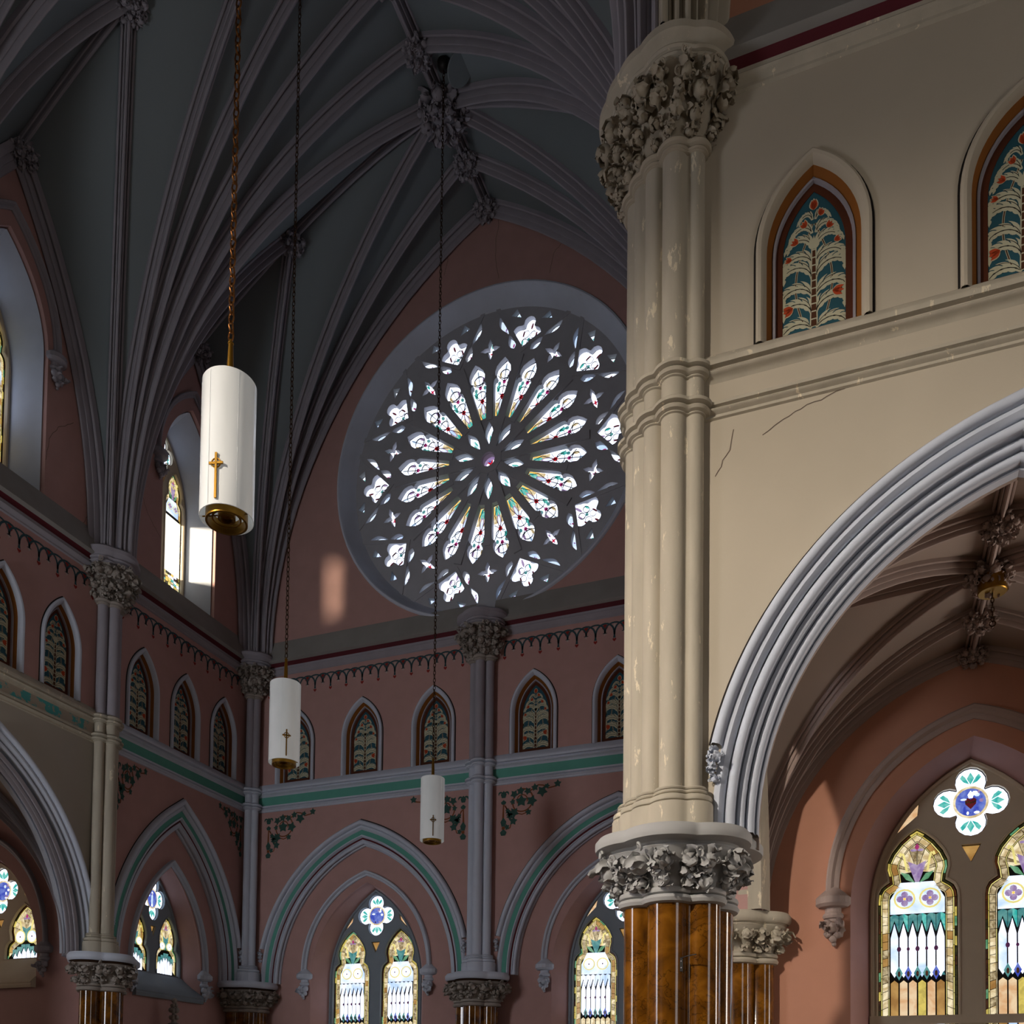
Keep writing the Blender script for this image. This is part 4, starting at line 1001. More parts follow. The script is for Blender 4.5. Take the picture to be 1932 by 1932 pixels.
def painted_panel_mesh(hw, H):
    """ornament of one niche: origin bottom centre of the painted panel, hw half width, H height to the apex"""
    mb = MB(); rng = random.Random(5)
    zs = H * .52
    def half(y):
        if y < zs: return hw
        w, h = hw, H - zs; R = (w * w + h * h) / (2 * w); yy = y - zs
        return max(0.0, math.sqrt(max(0, R * R - yy * yy)) - (R - w))
    d = .002; CREAM, STEM, RED, DK = 0, 1, 2, 3
    def inside(p):
        y_ = max(.012, min(H - .03, p[1])); h_ = half(y_); x_ = p[0] * (.35 + .65 * h_ / hw)
        return (max(-h_ + .012, min(h_ - .012, x_)), y_)
    def rib(pts, ws, i, dd=0.0):
        v, f = ribbon([inside(p) for p in pts], ws); flat(mb, v, f, d + dd, i)
    # stem
    y = .02; k = 0
    while y < H * .60:
        L = .085; w_ = .030 * (1 - y / H * .8)
        rib([(0, y), (0, y + L)], [w_ + .012, w_ + .010], CREAM, .001); rib([(0, y + .008), (0, y + L - .006)], [w_, w_ * .9], STEM, .002)
        y += L; k += 1
    # slender side stems
    for s in (-1, 1):
        pts = [(s * hw * (.18 + .40 * math.sin(.35 + q * .26)), H * (.05 + .74 * q / 12)) for q in range(13)]
        rib(pts, .011, CREAM, .0001); rib(pts, .006, STEM, .0003)
    # acanthus leaves, mirrored tiers: a curling main vein with pointed fingers
    for ti, (y0, sc, an) in enumerate(((.0, 1.0, 40), (.11, .95, 66), (.25, 1.0, 50), (.38, .95, 68), (.50, .85, 52), (.61, .75, 66), (.72, .66, 55), (.82, .5, 60))):
        y0 *= H
        for s in (-1, 1):
            L = hw * 1.45 * sc
            main = arcpts(.02, y0, R_(an + 18), L, -R_(150), 14)
            ws = [.010 + .022 * sc * math.sin(math.pi * min(1, .08 + .92 * q / 14)) for q in range(15)]
            rib([(s * x, y_) for x, y_ in main], ws, CREAM, .0010)
            for q_ in range(2, 15, 2):
                x_, y_ = main[q_]; a_ = R_(an + 18) - R_(150) * q_ / 14
                fl = hw * (.56 - .018 * q_) * sc
                for sd, bend in ((1, -70), (-1, 60)):
                    f_ = arcpts(x_, y_, a_ + sd * R_(48), fl * (1 if sd > 0 else .72), R_(bend), 6)
                    rib([(s * p, w_) for p, w_ in f_], [.013 * sc, .022 * sc, .024 * sc, .019 * sc, .012 * sc, .006, .001], CREAM, .0011 + .00005 * q_)
            rib([(s * x, y_) for x, y_ in main[1:12]], .0035, DK, .0026)
            rib([(s * x, y_ + .02) for x, y_ in arcpts(.03, y0, R_(an + 30), L * .55, -R_(80), 8)], .003, DK, .0026)
    # bud in the middle
    for a in (-1, 0, 1): rib(arcpts(0, H * .60, R_(90) + a * R_(38), H * .10, -a * R_(50), 6), [.01, .028, .034, .028, .014, .006, .001], CREAM, .003)
    # flowers
    for fx, fy, an, sc in ((0, .93, 90, 1.2), (.45, .87, 60, .9), (-.42, .81, 130, .9), (.60, .76, 40, .9), (-.62, .70, 150, .9), (.72, .64, 20, .75), (-.75, .58, 165, .75), (.62, .255, -10, 1.25), (-.70, .20, 200, 1.25)):
        x0, y0 = fx * half(fy * H * .96) * .95, fy * H * .96
        for a in (-32, 0, 32):
            pts = arcpts(x0, y0, R_(an + a), .105 * sc, -R_(a * .5), 5)
            rib(pts, [.006, .02 * sc, .028 * sc, .026 * sc, .016 * sc, .003], CREAM, .004); rib(arcpts(x0, y0, R_(an + a), .095 * sc, -R_(a * .5), 5), [.003, .013 * sc, .020 * sc, .018 * sc, .010 * sc, .001], RED, .005)
    return mb.mesh('painted_ornament', ['panel_cream', 'panel_stem', 'panel_red', 'dark_line'], 0)
NICHE = {}
def niche(label, F, u0, w, group, outer_mat, first=[None]):
    key = (round(w, 3), outer_mat)
    if key not in NICHE:
        zb, zs, za = 0, 1.0, 1.98
        def pp(o): return parch(0, w - o, zs, za - o * 1.25, 0, n=12)
        base = pp(0)
        k = w / .6
        d = {}
        def sw(prof): v, f = sweep(base, prof); return v, f
        hk = k
        d['outline_groove'] = (sw([(.022, .001), (.022, .006), (.0, .006)]), 'dark_line')
        d['hood_moulding'] = (sw([(0, 0), (-.005, .05), (-.03, .065), (-.06, .06), (-.085, .035), (-.10, .0), (-.11, -.03)]), outer_mat)
        d['splay'] = (sw([(-.11, -.03), (-.165 * hk, -.12)]), 'niche_orange')
        d['fillet'] = (sw([(-.165 * hk, -.12), (-.17 * hk, -.10), (-.195 * hk, -.10), (-.20 * hk, -.14)]), 'stone_lilac')
        d['inner_frame'] = (sw([(-.20 * hk, -.14), (-.27 * hk, -.145), (-.272 * hk, -.15)]), 'niche_brown')
        pw = w - .27 * hk
        panel = parch(0, pw, zs, za - .27 * hk * 1.35, .15, n=12)
        d['back'] = (fill2d(rect(-w + .01, w - .01, -.08, za - .01), [], -.24, -.20), 'niche_brown')
        d['panel'] = (fill2d(parch(0, w - .19 * hk, zs, za - .19 * hk * 1.3, 0, n=12), [], -.19, -.155), 'panel_teal')
        d['bottom_frame'] = (fill2d(rect(-w + .2 * hk, w - .2 * hk, .06, .15), [], -.155, -.146), 'niche_brown')
        d['sill'] = (([(-w - .0, -.12, .06), (w, -.12, .06), (w - .15 * hk, .07, -.15), (-w + .15 * hk, .07, -.15)], [(0, 1, 2, 3)]), 'sill_grey')
        md = {nm: mk(nm, g[0][0], g[0][1], g[1], 32) for nm, g in d.items()}
        NICHE[key] = (md, painted_panel_mesh(pw, za - .27 * hk * 1.35 - .15))
    md, orn = NICHE[key]
    t = tag(empty('painted_niche', at(F, u0, 9.73)), label, 'niche', group)
    for nm, me in md.items():
        o = link(nm, me, t)
        if nm == 'panel': link('painted_ornament', orn, o, Matrix.Translation((0, .15, -.154)))
G = 'painted niches of the gallery'
niche('painted niche on the beige nave wall, nearest the foreground pier', FC, -.60, .59, G, 'beige')
niche('painted niche on the beige nave wall, cut by the right edge', FC, 1.40, .59, G, 'beige')
for u, lb in ((16.52, 'nearest the beige shaft pier'), (17.93, 'middle one of the three beside the corner'), (19.34, 'nearest the corner shaft')):
    niche('narrow painted niche on the left wall, ' + lb, FA, u, .50, G, 'grey_blue')
for u, lb in ((14.22, 'next to the beige pier, above the chapel arch'), (12.82, 'cut by the picture edge')):
    niche('narrow painted niche on the left wall, ' + lb, FA, u, .50, G, 'grey_blue')
for u, lb in ((-14.12, 'half hidden by the middle lamp'), (-12.12, 'standing free between two lamps'), (-10.12, 'crossed by the chain of the smallest lamp')):
    niche('painted niche on end wall, ' + lb, FB, u, .59, G, 'grey_blue')
for u, lb in ((-7.50, 'just right of the middle pier'), (-5.46, 'cut off by the foreground pier')):
    niche('painted niche on end wall, ' + lb, FB, u, .59, G, 'grey_blue')

# ------------------------------------------------------------------ painted frieze and spandrel vines (flat paint on the walls)
def frieze(parent, u0, u1, z_top):
    n = max(1, round((u1 - u0) / .46)); p = (u1 - u0) / n; mb = MB(); d = .004
    for k in range(n + 1):
        x = u0 + p * k
        # drop
        flat(mb, *ribbon([(x, z_top - .30), (x, z_top - .38)], [.016, .03]), d, 0)
        flat(mb, [(x, z_top - .47), (x + .045, z_top - .42), (x + .036, z_top - .385), (x, z_top - .40), (x - .036, z_top - .385), (x - .045, z_top - .42)], [(0, 1, 2, 3), (0, 3, 4, 5)], d, 1)
        flat(mb, *ribbon([(x, z_top - .06), (x, z_top - .24)], [.02, .004]), d * .6, 2)
        if k < n:
            pts = [(x + p * .5 - p * .5 * math.cos(math.pi * i / 12), z_top - .30 + .28 * math.sin(math.pi * i / 12) ** .8) for i in range(13)]
            flat(mb, *ribbon(pts, .021), d, 0)
            xm = x + p / 2
            flat(mb, [(xm, z_top - .20), (xm + .07, z_top - .12), (xm + .06, z_top - .06), (xm, z_top - .03), (xm - .06, z_top - .06), (xm - .07, z_top - .12)], [(0, 1, 2, 3), (0, 3, 4, 5)], d, 1)
            flat(mb, *ribbon([(xm - .05, z_top - .245), (xm + .05, z_top - .245)], .008), d, 0); flat(mb, [(xm - .03, z_top - .26), (xm, z_top - .31), (xm + .03, z_top - .26)], [(0, 1, 2)], d, 2)
        if 0 < k < n or True:
            c = x; lo, hi = (max(u0, c - p / 2), min(u1, c + p / 2))
            pts = [(c - p * .5 * math.cos(math.pi * i / 12), z_top - .24 + .22 * math.sin(math.pi * i / 12) ** .8) for i in range(13)]
            pts = [q for q in pts if u0 - .01 <= q[0] <= u1 + .01]
            if len(pts) > 1: flat(mb, *ribbon(pts, .019), d * 1.3, 0)
    o = link('painted_frieze', mb.mesh('painted_frieze', ['frieze_teal', 'frieze_red', 'frieze_white'], 0), parent); o['kind'] = 'stuff'
    o['label'] = 'stencilled teal and red arcade frieze'
frieze(aup, 15.85, 20.1, 12.52); frieze(aup, 10.4, 15.0, 12.52); frieze(wB, -14.95, -9.35, 12.52); frieze(wB, -8.25, -2.4, 12.52)
def crack(parent, lines_):
    for pts in lines_:
        rg = random.Random(len(pts)); q = []
        for a, b in zip(pts, pts[1:]):
            for k in range(5): t = k / 5; q.append((a[0] + (b[0] - a[0]) * t + rg.uniform(-.012, .012), a[1] + (b[1] - a[1]) * t + rg.uniform(-.012, .012)))
        q.append(pts[-1]); mb = MB(); flat(mb, *ribbon(q, .0045), .003, 0)
        o = link('plaster_crack', mb.mesh('plaster_crack', 'crack_brown', 0), parent); o['label'] = 'thin dark crack in the plaster'
crack(aup, [[(13.72, 14.27), (13.78, 14.75), (13.99, 15.12), (14.37, 15.48)], [(16.26, 15.49), (16.32, 15.21), (16.51, 14.86), (16.78, 14.63), (16.95, 14.5)], [(14.02, 13.34), (14.37, 13.37), (14.68, 13.53), (14.84, 13.8), (15.06, 13.96)]])
crack(wB, [[(-8.53, 23.32), (-8.57, 22.83), (-8.63, 22.49), (-8.61, 21.95), (-8.53, 21.56)], [(-6.91, 21.93), (-7.13, 21.74), (-7.22, 21.28)], [(-10.0, 22.98), (-9.92, 22.48), (-10.01, 22.1)]])
crack(wC, [[(-1.11, 8.74), (-0.78, 8.91), (-0.46, 8.98), (-0.04, 9.11)], [(-1.61, 8.39), (-1.47, 8.65), (-1.42, 8.87)]])
def vine_mesh(sx, mirror):
    mb = MB(); rng = random.Random(8); s = -1 if mirror else 1; d = .005
    def T(v): return [(s * x * sx, y) for x, y in v]
    def rb(pts, w_, i, dd=0): v, f = ribbon(T(pts), w_); flat(mb, v, f, d + dd, i)
    def ivy(x, y, r, a):
        pts = []
        for k in range(10):
            th = a + 2 * math.pi * k / 10; rr = r * (1.1 if k % 2 == 0 else .62); pts.append((x + rr * math.cos(th), y + rr * math.sin(th)))
        v = T([(x, y)] + pts); f = [(0, 1 + k, 1 + (k + 1) % 10) for k in range(10)]
        flat(mb, v, f, d + .002, 0)
    # staff with buds
    rb([(.13, -.30), (.12, -.85)], [.012, .03], 1)
    for yy, w_, h in ((-.14, .075, .17), (-.33, .07, .11), (-.80, .075, .22), (-1.05, .085, .16)):
        v = T([(.13, yy + h * .5), (.13 - w_, yy), (.13 - w_ * .6, yy - h * .5), (.13 + w_ * .6, yy - h * .5), (.13 + w_, yy)]); flat(mb, v, [(0, 1, 2, 3, 4)], d + .002, 0)
    rb([(.09, -.95), (.17, -.95)], .035, 1, .003)
    for q in (-1, 1): rb(arcpts(.13 + q * .03, -.12, R_(90 - q * 20), .16, -q * R_(190), 7), [.012, .016, .02, .022, .022, .018, .012, .004], 0, .002)
    # scroll
    c = (.60, -.32); R = .27
    rb([(c[0] + R * math.cos(R_(100 - 340 * i / 26)) * (1 if i < 18 else 1 - (i - 18) * .04), c[1] + R * math.sin(R_(100 - 340 * i / 26)) * (1 if i < 18 else 1 - (i - 18) * .04)) for i in range(27)], .017, 1)
    rb([(c[0] + .13 * math.cos(R_(-20 + 230 * i / 12)), c[1] + .13 * math.sin(R_(-20 + 230 * i / 12))) for i in range(13)], .014, 1)
    rb([(.15, -.40), (.25, -.55), (.40, -.60), (.60, -.66), (.80, -.60)], .014, 1)
    rb([(c[0] + .20, c[1] + .2), (1.0, .0), (1.12, -.02), (1.25, -.10), (1.40, -.08), (1.52, .0)], .016, 1)
    for x, y, r, a in ((.58, -.34, .14, .3), (.40, -.16, .10, 1), (.56, -.10, .10, .2), (.74, -.12, .09, 2), (.84, -.36, .13, 1.2), (.36, -.34, .07, .5), (.40, -.60, .12, .9), (.76, -.62, .08, .4), (.92, -.05, .09, .4), (1.10, -.16, .13, 1.0), (1.22, -.05, .07, 0), (1.48, -.02, .09, .3), (.28, -.62, .08, 1)): ivy(x, y, r, a)
    # hanging spray
    rb([(.18, -.42), (.26, -.60), (.34, -.78), (.30, -.95), (.22, -.98), (.20, -.92)], .013, 1)
    for x, y, r, a in ((.24, -.55, .07, .1), (.30, -.68, .09, .8), (.38, -.80, .10, .2), (.22, -.93, .07, .6)): ivy(x, y, r, a)
    return mb.mesh('spandrel_vine', ['vine_green', 'vine_brown'], 0)
VM = {(sx, m): vine_mesh(sx, m) for sx in (1.0, .62) for m in (0, 1)}
def vine(parent, u, sx, m): 
    o = link('spandrel_vine', VM[(sx, m)], parent, Matrix.Translation((u, 8.93, .001))); o['label'] = 'painted dark green ivy scroll'
vine(wB, -15.02, 1.0, 0); vine(wB, -9.15, 1.0, 1); vine(wB, -8.36, 1.0, 0); vine(wB, -2.6, 1.0, 1); vine(aup, 15.75, .62, 0); vine(aup, 20.2, .62, 1)

# ------------------------------------------------------------------ vaults
RIBP = [(-.13, -.04), (-.13, .07), (-.115, .088), (-.095, .088), (-.085, .07), (-.075, .04), (-.062, .055), (-.064, .15), (-.058, .178), (-.042, .185), (-.034, .165), (-.028, .2), (-.031, .24), (-.02, .275), (0, .287)]
RIBP = [(x * 1.05, y) for x, y in RIBP]
RIBP = RIBP + [(-x, y) for x, y in reversed(RIBP[:-1])]
def rib_curve(a, b, n=20):
    a = Vector(a); b = Vector(b); dh = Vector((b.x - a.x, b.y - a.y, 0)); D = dh.length; dh.normalize(); H = b.z - a.z
    pts = []; nor = []
    if H >= D:
        R = (D * D + H * H) / (2 * D); th = math.asin(min(1, H / R))
        for i in range(n + 1):
            t = th * i / n; x = R - R * math.cos(t); z = R * math.sin(t); pts.append(a + dh * x + Vector((0, 0, z)))
            nor.append(dh * math.cos(t) + Vector((0, 0, -math.sin(t))))
    else:
        for i in range(n + 1):
            t = math.pi / 2 * i / n; pts.append(a + dh * D * (1 - math.cos(t)) + Vector((0, 0, H * math.sin(t))))
            nn = dh * math.cos(t) * H + Vector((0, 0, -math.sin(t) * D)); nor.append(nn.normalized())
    return pts, nor
def rib_mesh(pts, nor, sc, mat, prof=None):
    v = []; prof = prof or RIBP
    for i, (p, n_) in enumerate(zip(pts, nor)):
        t = (pts[min(i + 1, len(pts) - 1)] - pts[max(0, i - 1)]).normalized(); s = t.cross(n_).normalized()
        for a, b in prof: v.append(tuple(p + s * a * sc + n_ * b * sc))
    P = len(prof); f = [(i * P + j, i * P + j + 1, (i + 1) * P + j + 1, (i + 1) * P + j) for i in range(len(pts) - 1) for j in range(P - 1)]
    return mk('rib', v, f, mat, 24)
def boss_mesh(seed, size, mat):
    rng = random.Random(seed); mb = MB(); v, f = ball((0, 0, -.02), size * .55, 1, 1, .7, 14, 8); mb.add(v, f)
    for ring, cnt, el in ((0, 1, 90), (1, 6, 45), (2, 9, 12)):
        for k in range(cnt):
            az = 2 * math.pi * (k + .3 * ring) / cnt; e = R_(el)
            d = Vector((math.cos(az) * math.cos(e), math.sin(az) * math.cos(e), -math.sin(e)))
            q = d.to_track_quat('Z', 'Y').to_matrix().to_4x4(); q.translation = d * size * .5
            cl = foliage_cluster(rng, size * .62); m = q @ Matrix.Rotation(rng.uniform(0, 6.28), 4, 'Z'); mb.add([m @ Vector(p) for p in cl.v], cl.f)
    return mb.mesh('roof_boss', mat, 50)
BOSS = {}
def boss(parent, p, size, mat, seed):
    k = (seed % 3, mat, size)
    if k not in BOSS: BOSS[k] = boss_mesh(seed % 3 + 50, size, mat)
    o = link('roof_boss', BOSS[k], parent, Matrix.Translation(p) @ Matrix.Rotation(seed * 1.3, 4, 'Z')); return o
def vault(label, name, x0, x1, y0, y1, zs, zr, sides, axis, mats, sc, r0=.26, frac=.59, fr2=.5, bosses=True, bsz=(.34, .22), skip=(), norib=(), bdrop=.16):
    """sides: z of apex on (x0, x1, y0, y1)"""
    t = tag(empty(name, Matrix.Translation((0, 0, 0))), label, 'vault', kind='structure')
    O = Vector(((x0 + x1) / 2, (y0 + y1) / 2, zr))
    ap = {'x0': Vector((x0, O.y, sides[0])), 'x1': Vector((x1, O.y, sides[1])), 'y0': Vector((O.x, y0, sides[2])), 'y1': Vector((O.x, y1, sides[3]))}
    def ridge(k, s): 
        A = ap[k]; dz = O.z - A.z; p = O.lerp(A, s); p.z = O.z - dz * s ** 1.44; return p
    def fr(k): return frac if (k[0] == 'x') == (axis == 'y') else fr2
    webs = MB(); cells = 0
    for cx, kx in ((x0, 'x0'), (x1, 'x1')):
        for cy, ky in ((y0, 'y0'), (y1, 'y1')):
            if (kx, ky) in skip: continue
            c = Vector((cx, cy, zs))
            ends = [ap[kx], ridge(kx, fr(kx)), O, ridge(ky, fr(ky)), ap[ky]]
            curves = []
            for i, e in enumerate(ends):
                d = Vector((e.x - c.x, e.y - c.y, 0)).normalized(); a = c + d * (r0 if i not in (0, 4) else r0 * 1.05)
                inn = Vector((math.copysign(1, O.x - cx), math.copysign(1, O.y - cy), 0))
                if i == 0: a += Vector((0, 0, 0)); 
                pts, nor = rib_curve(a, e, 22); curves.append((pts, nor))
                if (i == 0 and kx in norib) or (i == 4 and ky in norib): continue
                link('rib', rib_mesh(pts, nor, sc * (1.15 if i in (0, 4) else 1.0), mats['rib']), t)
            for i in range(4):
                A, B = curves[i][0], curves[i + 1][0]; v = []; nc = 5
                k1, f1 = (kx, [1, fr(kx), 0][i]) if i < 2 else (ky, [0, fr(ky)][i - 2]); 
                k2, f2 = (kx, [fr(kx), 0][i]) if i < 2 else (ky, [fr(ky), 1][i - 2])
                for q in range(len(A)):
                    for j in range(nc): v.append(tuple(A[q].lerp(B[q], j / (nc - 1))))
                # fit the last row to the curved ridge
                for j in range(nc):
                    s = f1 + (f2 - f1) * j / (nc - 1); rp = ridge(k1, s) if k1 == k2 else None
                    if rp is not None:
                        v[(len(A) - 1) * nc + j] = tuple(rp)
                link('web_cell', mk('web_cell', v, grid_faces(len(A), nc), mats['web'], 60), t)
    for k in ('x0', 'x1', 'y0', 'y1'):
        pts = [ridge(k, s / 12) for s in range(13)]; nor = [Vector((0, 0, -1))] * 13
        link('ridge_rib', rib_mesh(pts, nor, sc * 1.15, mats['rib']), t)
        if bosses:
            boss(t, ridge(k, fr(k)) - Vector((0, 0, bdrop)), bsz[1], mats['boss'], ord(k[0]) + ord(k[1]))
            ins = Vector(((.12 if k == 'x0' else -.12 if k == 'x1' else 0), (.12 if k == 'y0' else -.12 if k == 'y1' else 0), -bdrop))
            if k in ('x0', 'y1'): boss(t, ap[k] + ins, bsz[1] * .95, mats['boss'], ord(k[1]) + 1)
    if bosses: boss(t, O - Vector((0, 0, bdrop)), bsz[0], mats['boss'], 4)
    return t
VM_ = dict(rib='stone_lilac', web='web_blue', boss='stone_lilac')
vault('blue-grey ribbed vault bay against the rose window wall', 'ceiling', -15.45, -2.2, 15.38, 20.42, 13.1, 23.52, (19.97, 19.97, 23.52, 23.52), 'y', VM_, 1.0, bsz=(.72, .39), bdrop=.26)
vault('blue-grey ribbed vault bay at upper left', 'ceiling_near', -15.45, -2.2, 10.2, 15.38, 13.1, 23.52, (19.97, 19.97, 23.52, 23.52), 'y', VM_, 1.0, bsz=(.72, .39), bdrop=.26, norib=('y1',))
vault('crossing vault above the viewer', 'ceiling_crossing', -15.45, -2.2, -3.1, 10.2, 13.1, 23.9, (23.52, 23.52, 23.52, 23.52), 'y', VM_, 1.0, bosses=False, norib=('y1',))
vault('nave vault above the beige wall', 'ceiling_nave', -2.1, 4.75, -3.1, 10.1, 13.1, 23.52, (23.52, 23.52, 19.97, 19.97), 'x', dict(VM_, rib='stone_warm'), 1.0, bosses=False)
vault('mauve ribbed vault of the side aisle at right', 'ceiling_aisle', -2.1, 4.8, 10.7, 15.2, 4.45, 8.42, (8.1, 8.1, 8.35, 8.35), 'y', dict(rib='rib_aisle', web='web_aisle', boss='rib_aisle'), .62, r0=.30, bsz=(.36, .27), bdrop=.15)
vault('dim brown ribbed vault of the chapel at left', 'ceiling_chapel', -22.4, -15.6, 10.3, 15.2, 4.45, 8.42, (8.1, 8.1, 8.35, 8.35), 'y', dict(rib='stone_lilac', web='web_aisle', boss='rib_aisle'), .62, r0=.30, bsz=(.36, .27), bdrop=.15)

# ------------------------------------------------------------------ pendant lamps
def chain_mesh(z0, z1, link_len, r, mat):
    mb = MB(); n = int((z1 - z0) / (link_len * .78)); n = max(2, n)
    for k in range(n):
        zc = z0 + (z1 - z0) * (k + .5) / n; pts = []
        h = (z1 - z0) / n * 1.28 / 2; w_ = link_len * .24
        for i in range(9):
            a = 2 * math.pi * i / 8; x = w_ * math.cos(a); z = zc + h * math.sin(a)
            pts.append((x, 0, z) if k % 2 == 0 else (0, x, z))
        v, f = tube(pts, r, 4); mb.add(v, f)
    return mb.mesh('chain', mat, 60)
def pendant(label, x, y, zb, H, R, ztop, cross_ang, chain_mat, stem=.42, canopy=False, link_len=.10):
    t = tag(empty('pendant_lamp', Matrix.Translation((x, y, zb))), label, 'lamp', 'cylinder pendant lamps')
    prof = [(R, 0), (R, H), (R - .004, H + .006), (R - .008, H), (R - .008, .0), (R, 0)]
    s = link('shade', mk('shade', *lathe(prof, 48), 'lamp_glass', 40), t)
    # seams of the rolled shade
    mb = MB()
    for a in (cross_ang + .75, cross_ang - .35, cross_ang - 1.25, cross_ang + 2.2):
        c, s_ = math.cos(a), math.sin(a); q = .004
        v = [((R + .001) * c - q * -s_ * k, (R + .001) * s_ - q * c * k, z) for z in (.01, H - .01) for k in (-1, 1)]
        v2 = [((R + .003) * c - q * -s_ * k, (R + .003) * s_ - q * c * k, z) for z in (.01, H - .01) for k in (-1, 1)]
        mb.add(v2 + v, [(0, 1, 3, 2), (0, 2, 6, 4), (1, 5, 7, 3)])
    link('seam', mb.mesh('seam', 'lamp_glass', 0), s)
    link('top_cap', mk('top_cap', *lathe([(0.02, H - .05), (R - .02, H - .08), (R - .02, H - .10), (0.02, H - .10)], 32), 'lamp_glass', 40), t)
    ro = R * .78
    link('bottom_ring', mk('bottom_ring', *lathe([(ro, -.035), (ro, .06), (ro - .02, .06), (ro - .02, -.035), (ro, -.035)], 40), 'brass', 40), t)
    mb = MB()
    for rr in (.55, .33): v, f = lathe([(R * rr, .0), (R * rr, .05), (R * rr - .015, .05), (R * rr - .015, .0), (R * rr, .0)], 32); mb.add(v, f)
    v, f = lathe([(.005, .03), (R * .22, .03), (R * .25, .06), (.005, .07)], 24); mb.add(v, f)
    for k in range(4):
        a = math.pi / 2 * k + cross_ang; v, f = tube([(R * .2 * math.cos(a), R * .2 * math.sin(a), .045), (R * .97 * math.cos(a), R * .97 * math.sin(a), .045)], .008, 4); mb.add(v, f)
    link('louvre', mb.mesh('louvre', 'brass', 40), t)
    # cross on the shade
    c, s_ = math.cos(cross_ang), math.sin(cross_ang); e_r = Vector((c, s_, 0)); e_t = Vector((-s_, c, 0)); mb = MB()
    def bar(a, b, hw):
        pr = Vector((0, 0, 1)) if abs(a.z - b.z) < 1e-4 else e_t
        v = []
        for p in (a, b):
            for o in (0, .016):
                for k in (-1, 1): v.append(tuple(p + pr * hw * k + e_r * o))
        mb.add(v, [(0, 1, 3, 2), (4, 6, 7, 5), (0, 2, 6, 4), (1, 5, 7, 3), (2, 3, 7, 6), (0, 4, 5, 1)])
    b0 = e_r * (R + .004)
    bar(b0 + Vector((0, 0, .04)), b0 + Vector((0, 0, H * .36)), .010)
    zc = H * .285; bar(b0 + e_t * -.065 + Vector((0, 0, zc)), b0 + e_t * .065 + Vector((0, 0, zc)), .010)
    pts = [tuple(b0 + e_r * .008 + e_t * .042 * math.cos(q / 16 * 6.2832) + Vector((0, 0, zc + .042 * math.sin(q / 16 * 6.2832)))) for q in range(17)]
    v, f = tube(pts, .007, 5); mb.add(v, f)
    link('cross', mb.mesh('cross', 'brass', 40), t)
    link('stem', mk('stem', *lathe([(.034, H - .06), (.030, H + stem * .5), (.022, H + stem * .94), (.028, H + stem * .95), (.028, H + stem * .97), (.016, H + stem), (.012, H + stem + .02)], 16), 'brass', 40), t)
    link('chain', chain_mesh(H + stem + .01, ztop - zb, link_len, .010 if chain_mat != 'dark_chain' else .008, chain_mat), t)
    if canopy:
        link('ceiling_rose', mk('ceiling_rose', *lathe([(.01, ztop - zb - .02), (.07, ztop - zb), (.13, ztop - zb + .06), (.14, ztop - zb + .16)], 20), 'iron', 40), t)
    return t
pendant('large white cylinder pendant lamp on copper chain, nearest the viewer', -5.58, 6.94, 6.90, 1.27, .243, 23.6, R_(-75), 'copper_chain', link_len=.115)
pendant('medium white cylinder pendant lamp hanging before the corner', -8.76, 12.42, 6.86, 1.27, .243, 23.2, R_(-48), 'dark_chain')
pendant('smallest white cylinder pendant lamp in front of the middle pier', -8.36, 16.95, 6.76, 1.27, .243, 23.0, R_(-60), 'dark_chain', canopy=True)
# round access plate beside the lamp's ceiling rose
plate = link('access_plate', mk('access_plate', *lathe([(.01, 0), (.30, .0), (.31, .015), (.31, .03)], 28), 'web_blue', 30), None, Matrix.Translation((-8.0, 17.0, 22.93)) @ Matrix.Rotation(R_(-38), 4, 'Y'))
tag(plate, 'round grey cover plate on the vault beside the smallest lamp chain', 'plate')
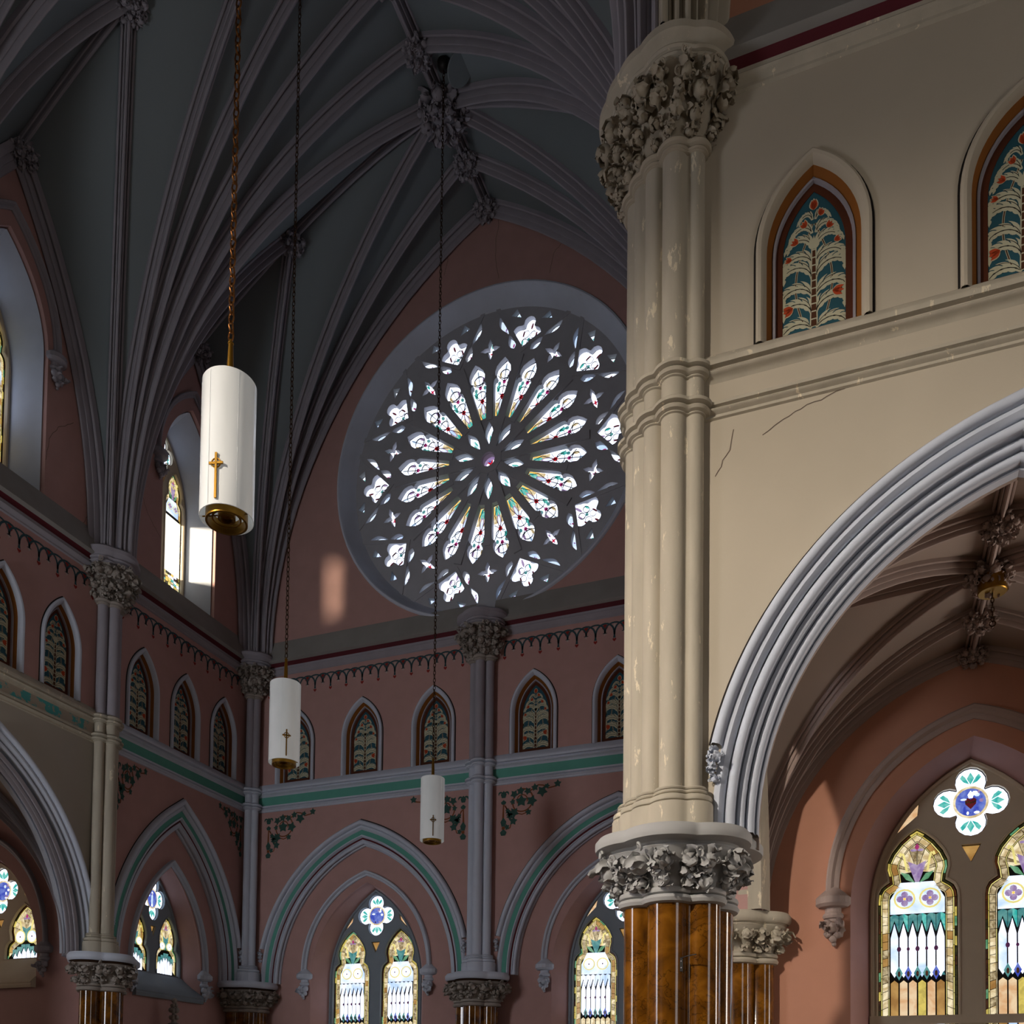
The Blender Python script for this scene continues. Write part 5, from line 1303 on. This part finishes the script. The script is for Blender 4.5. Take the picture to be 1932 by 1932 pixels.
# aisle lamp canopy and chain
t = tag(empty('pendant_chain', Matrix.Translation((1.38, 12.9, 7.98))), 'short chain hanging from a brass drum under the aisle vault boss', 'lamp fitting')
link('canopy_drum', mk('canopy_drum', *lathe([(.01, 0.0), (.16, 0.0), (.17, .01), (.17, .2), (.01, .2)], 28), 'brass', 40), t)
link('chain', chain_mesh(-.36, 0.0, .075, .007, 'dark_chain'), t)
link('hook_ring', mk('hook_ring', *tube([(.035 * math.cos(i / 12 * 6.2832), 0, -.39 + .035 * math.sin(i / 12 * 6.2832)) for i in range(13)], .008, 5), 'dark_chain', 60), t)

# ------------------------------------------------------------------ small things
# iron hook bracket on the marble column
t = tag(empty('hook_bracket', Matrix.Translation((-1.925, 9.945, 3.06))), 'small black iron hook bracket screwed to the amber marble column', 'bracket')
v, f = fill2d(rect(-.016, .016, -.10, .05), [], 0, .01)
m = fmat((0, 0, 0), (1, 0, 0), (0, -1, 0))
link('back_plate', mk('back_plate', v, f, 'iron', 0), t, m)
link('rod', mk('rod', *tube([(0, -.01, .045), (.06, -.05, .055), (.17, -.07, .068)], .006, 6), 'iron', 60), t)
for zz in (.01, -.06): link('screw', mk('screw', *ball((0, -.012, zz), .008, 1, .6, 1, 8, 5), 'stone_lilac', 60), t)
# carved pinnacle below the small window of the left wall
t = tag(empty('carved_pinnacle', Matrix.Translation((XA + .02, 17.78, 0))), 'carved grey pinnacle finial below the small window of the left wall', 'finial')
mb = MB(); rng = random.Random(4)
v, f = lathe([(.20, 2.9), (.17, 3.15), (.12, 3.2), (.15, 3.23), (.06, 3.27), (.05, 3.5), (.03, 3.75)], 8); link('shaft', mk('shaft', v, f, 'stone_carved', 30), t)
for zz, s in ((3.40, .12), (3.55, .13), (3.68, .09)):
    for k in range(5):
        a = k * 1.2566; v, f = ball((.07 * math.cos(a) * s * 8, .07 * math.sin(a) * s * 8, zz + rng.uniform(-.02, .02)), s * .42, 1, 1, 1.2, 8, 6, .06); mb.add(v, f)
v, f = ball((0, 0, 3.78), .06, 1, 1, 1.2, 8, 6, .06); mb.add(v, f)
link('crockets', mb.mesh('crockets', 'stone_carved', 50), t)
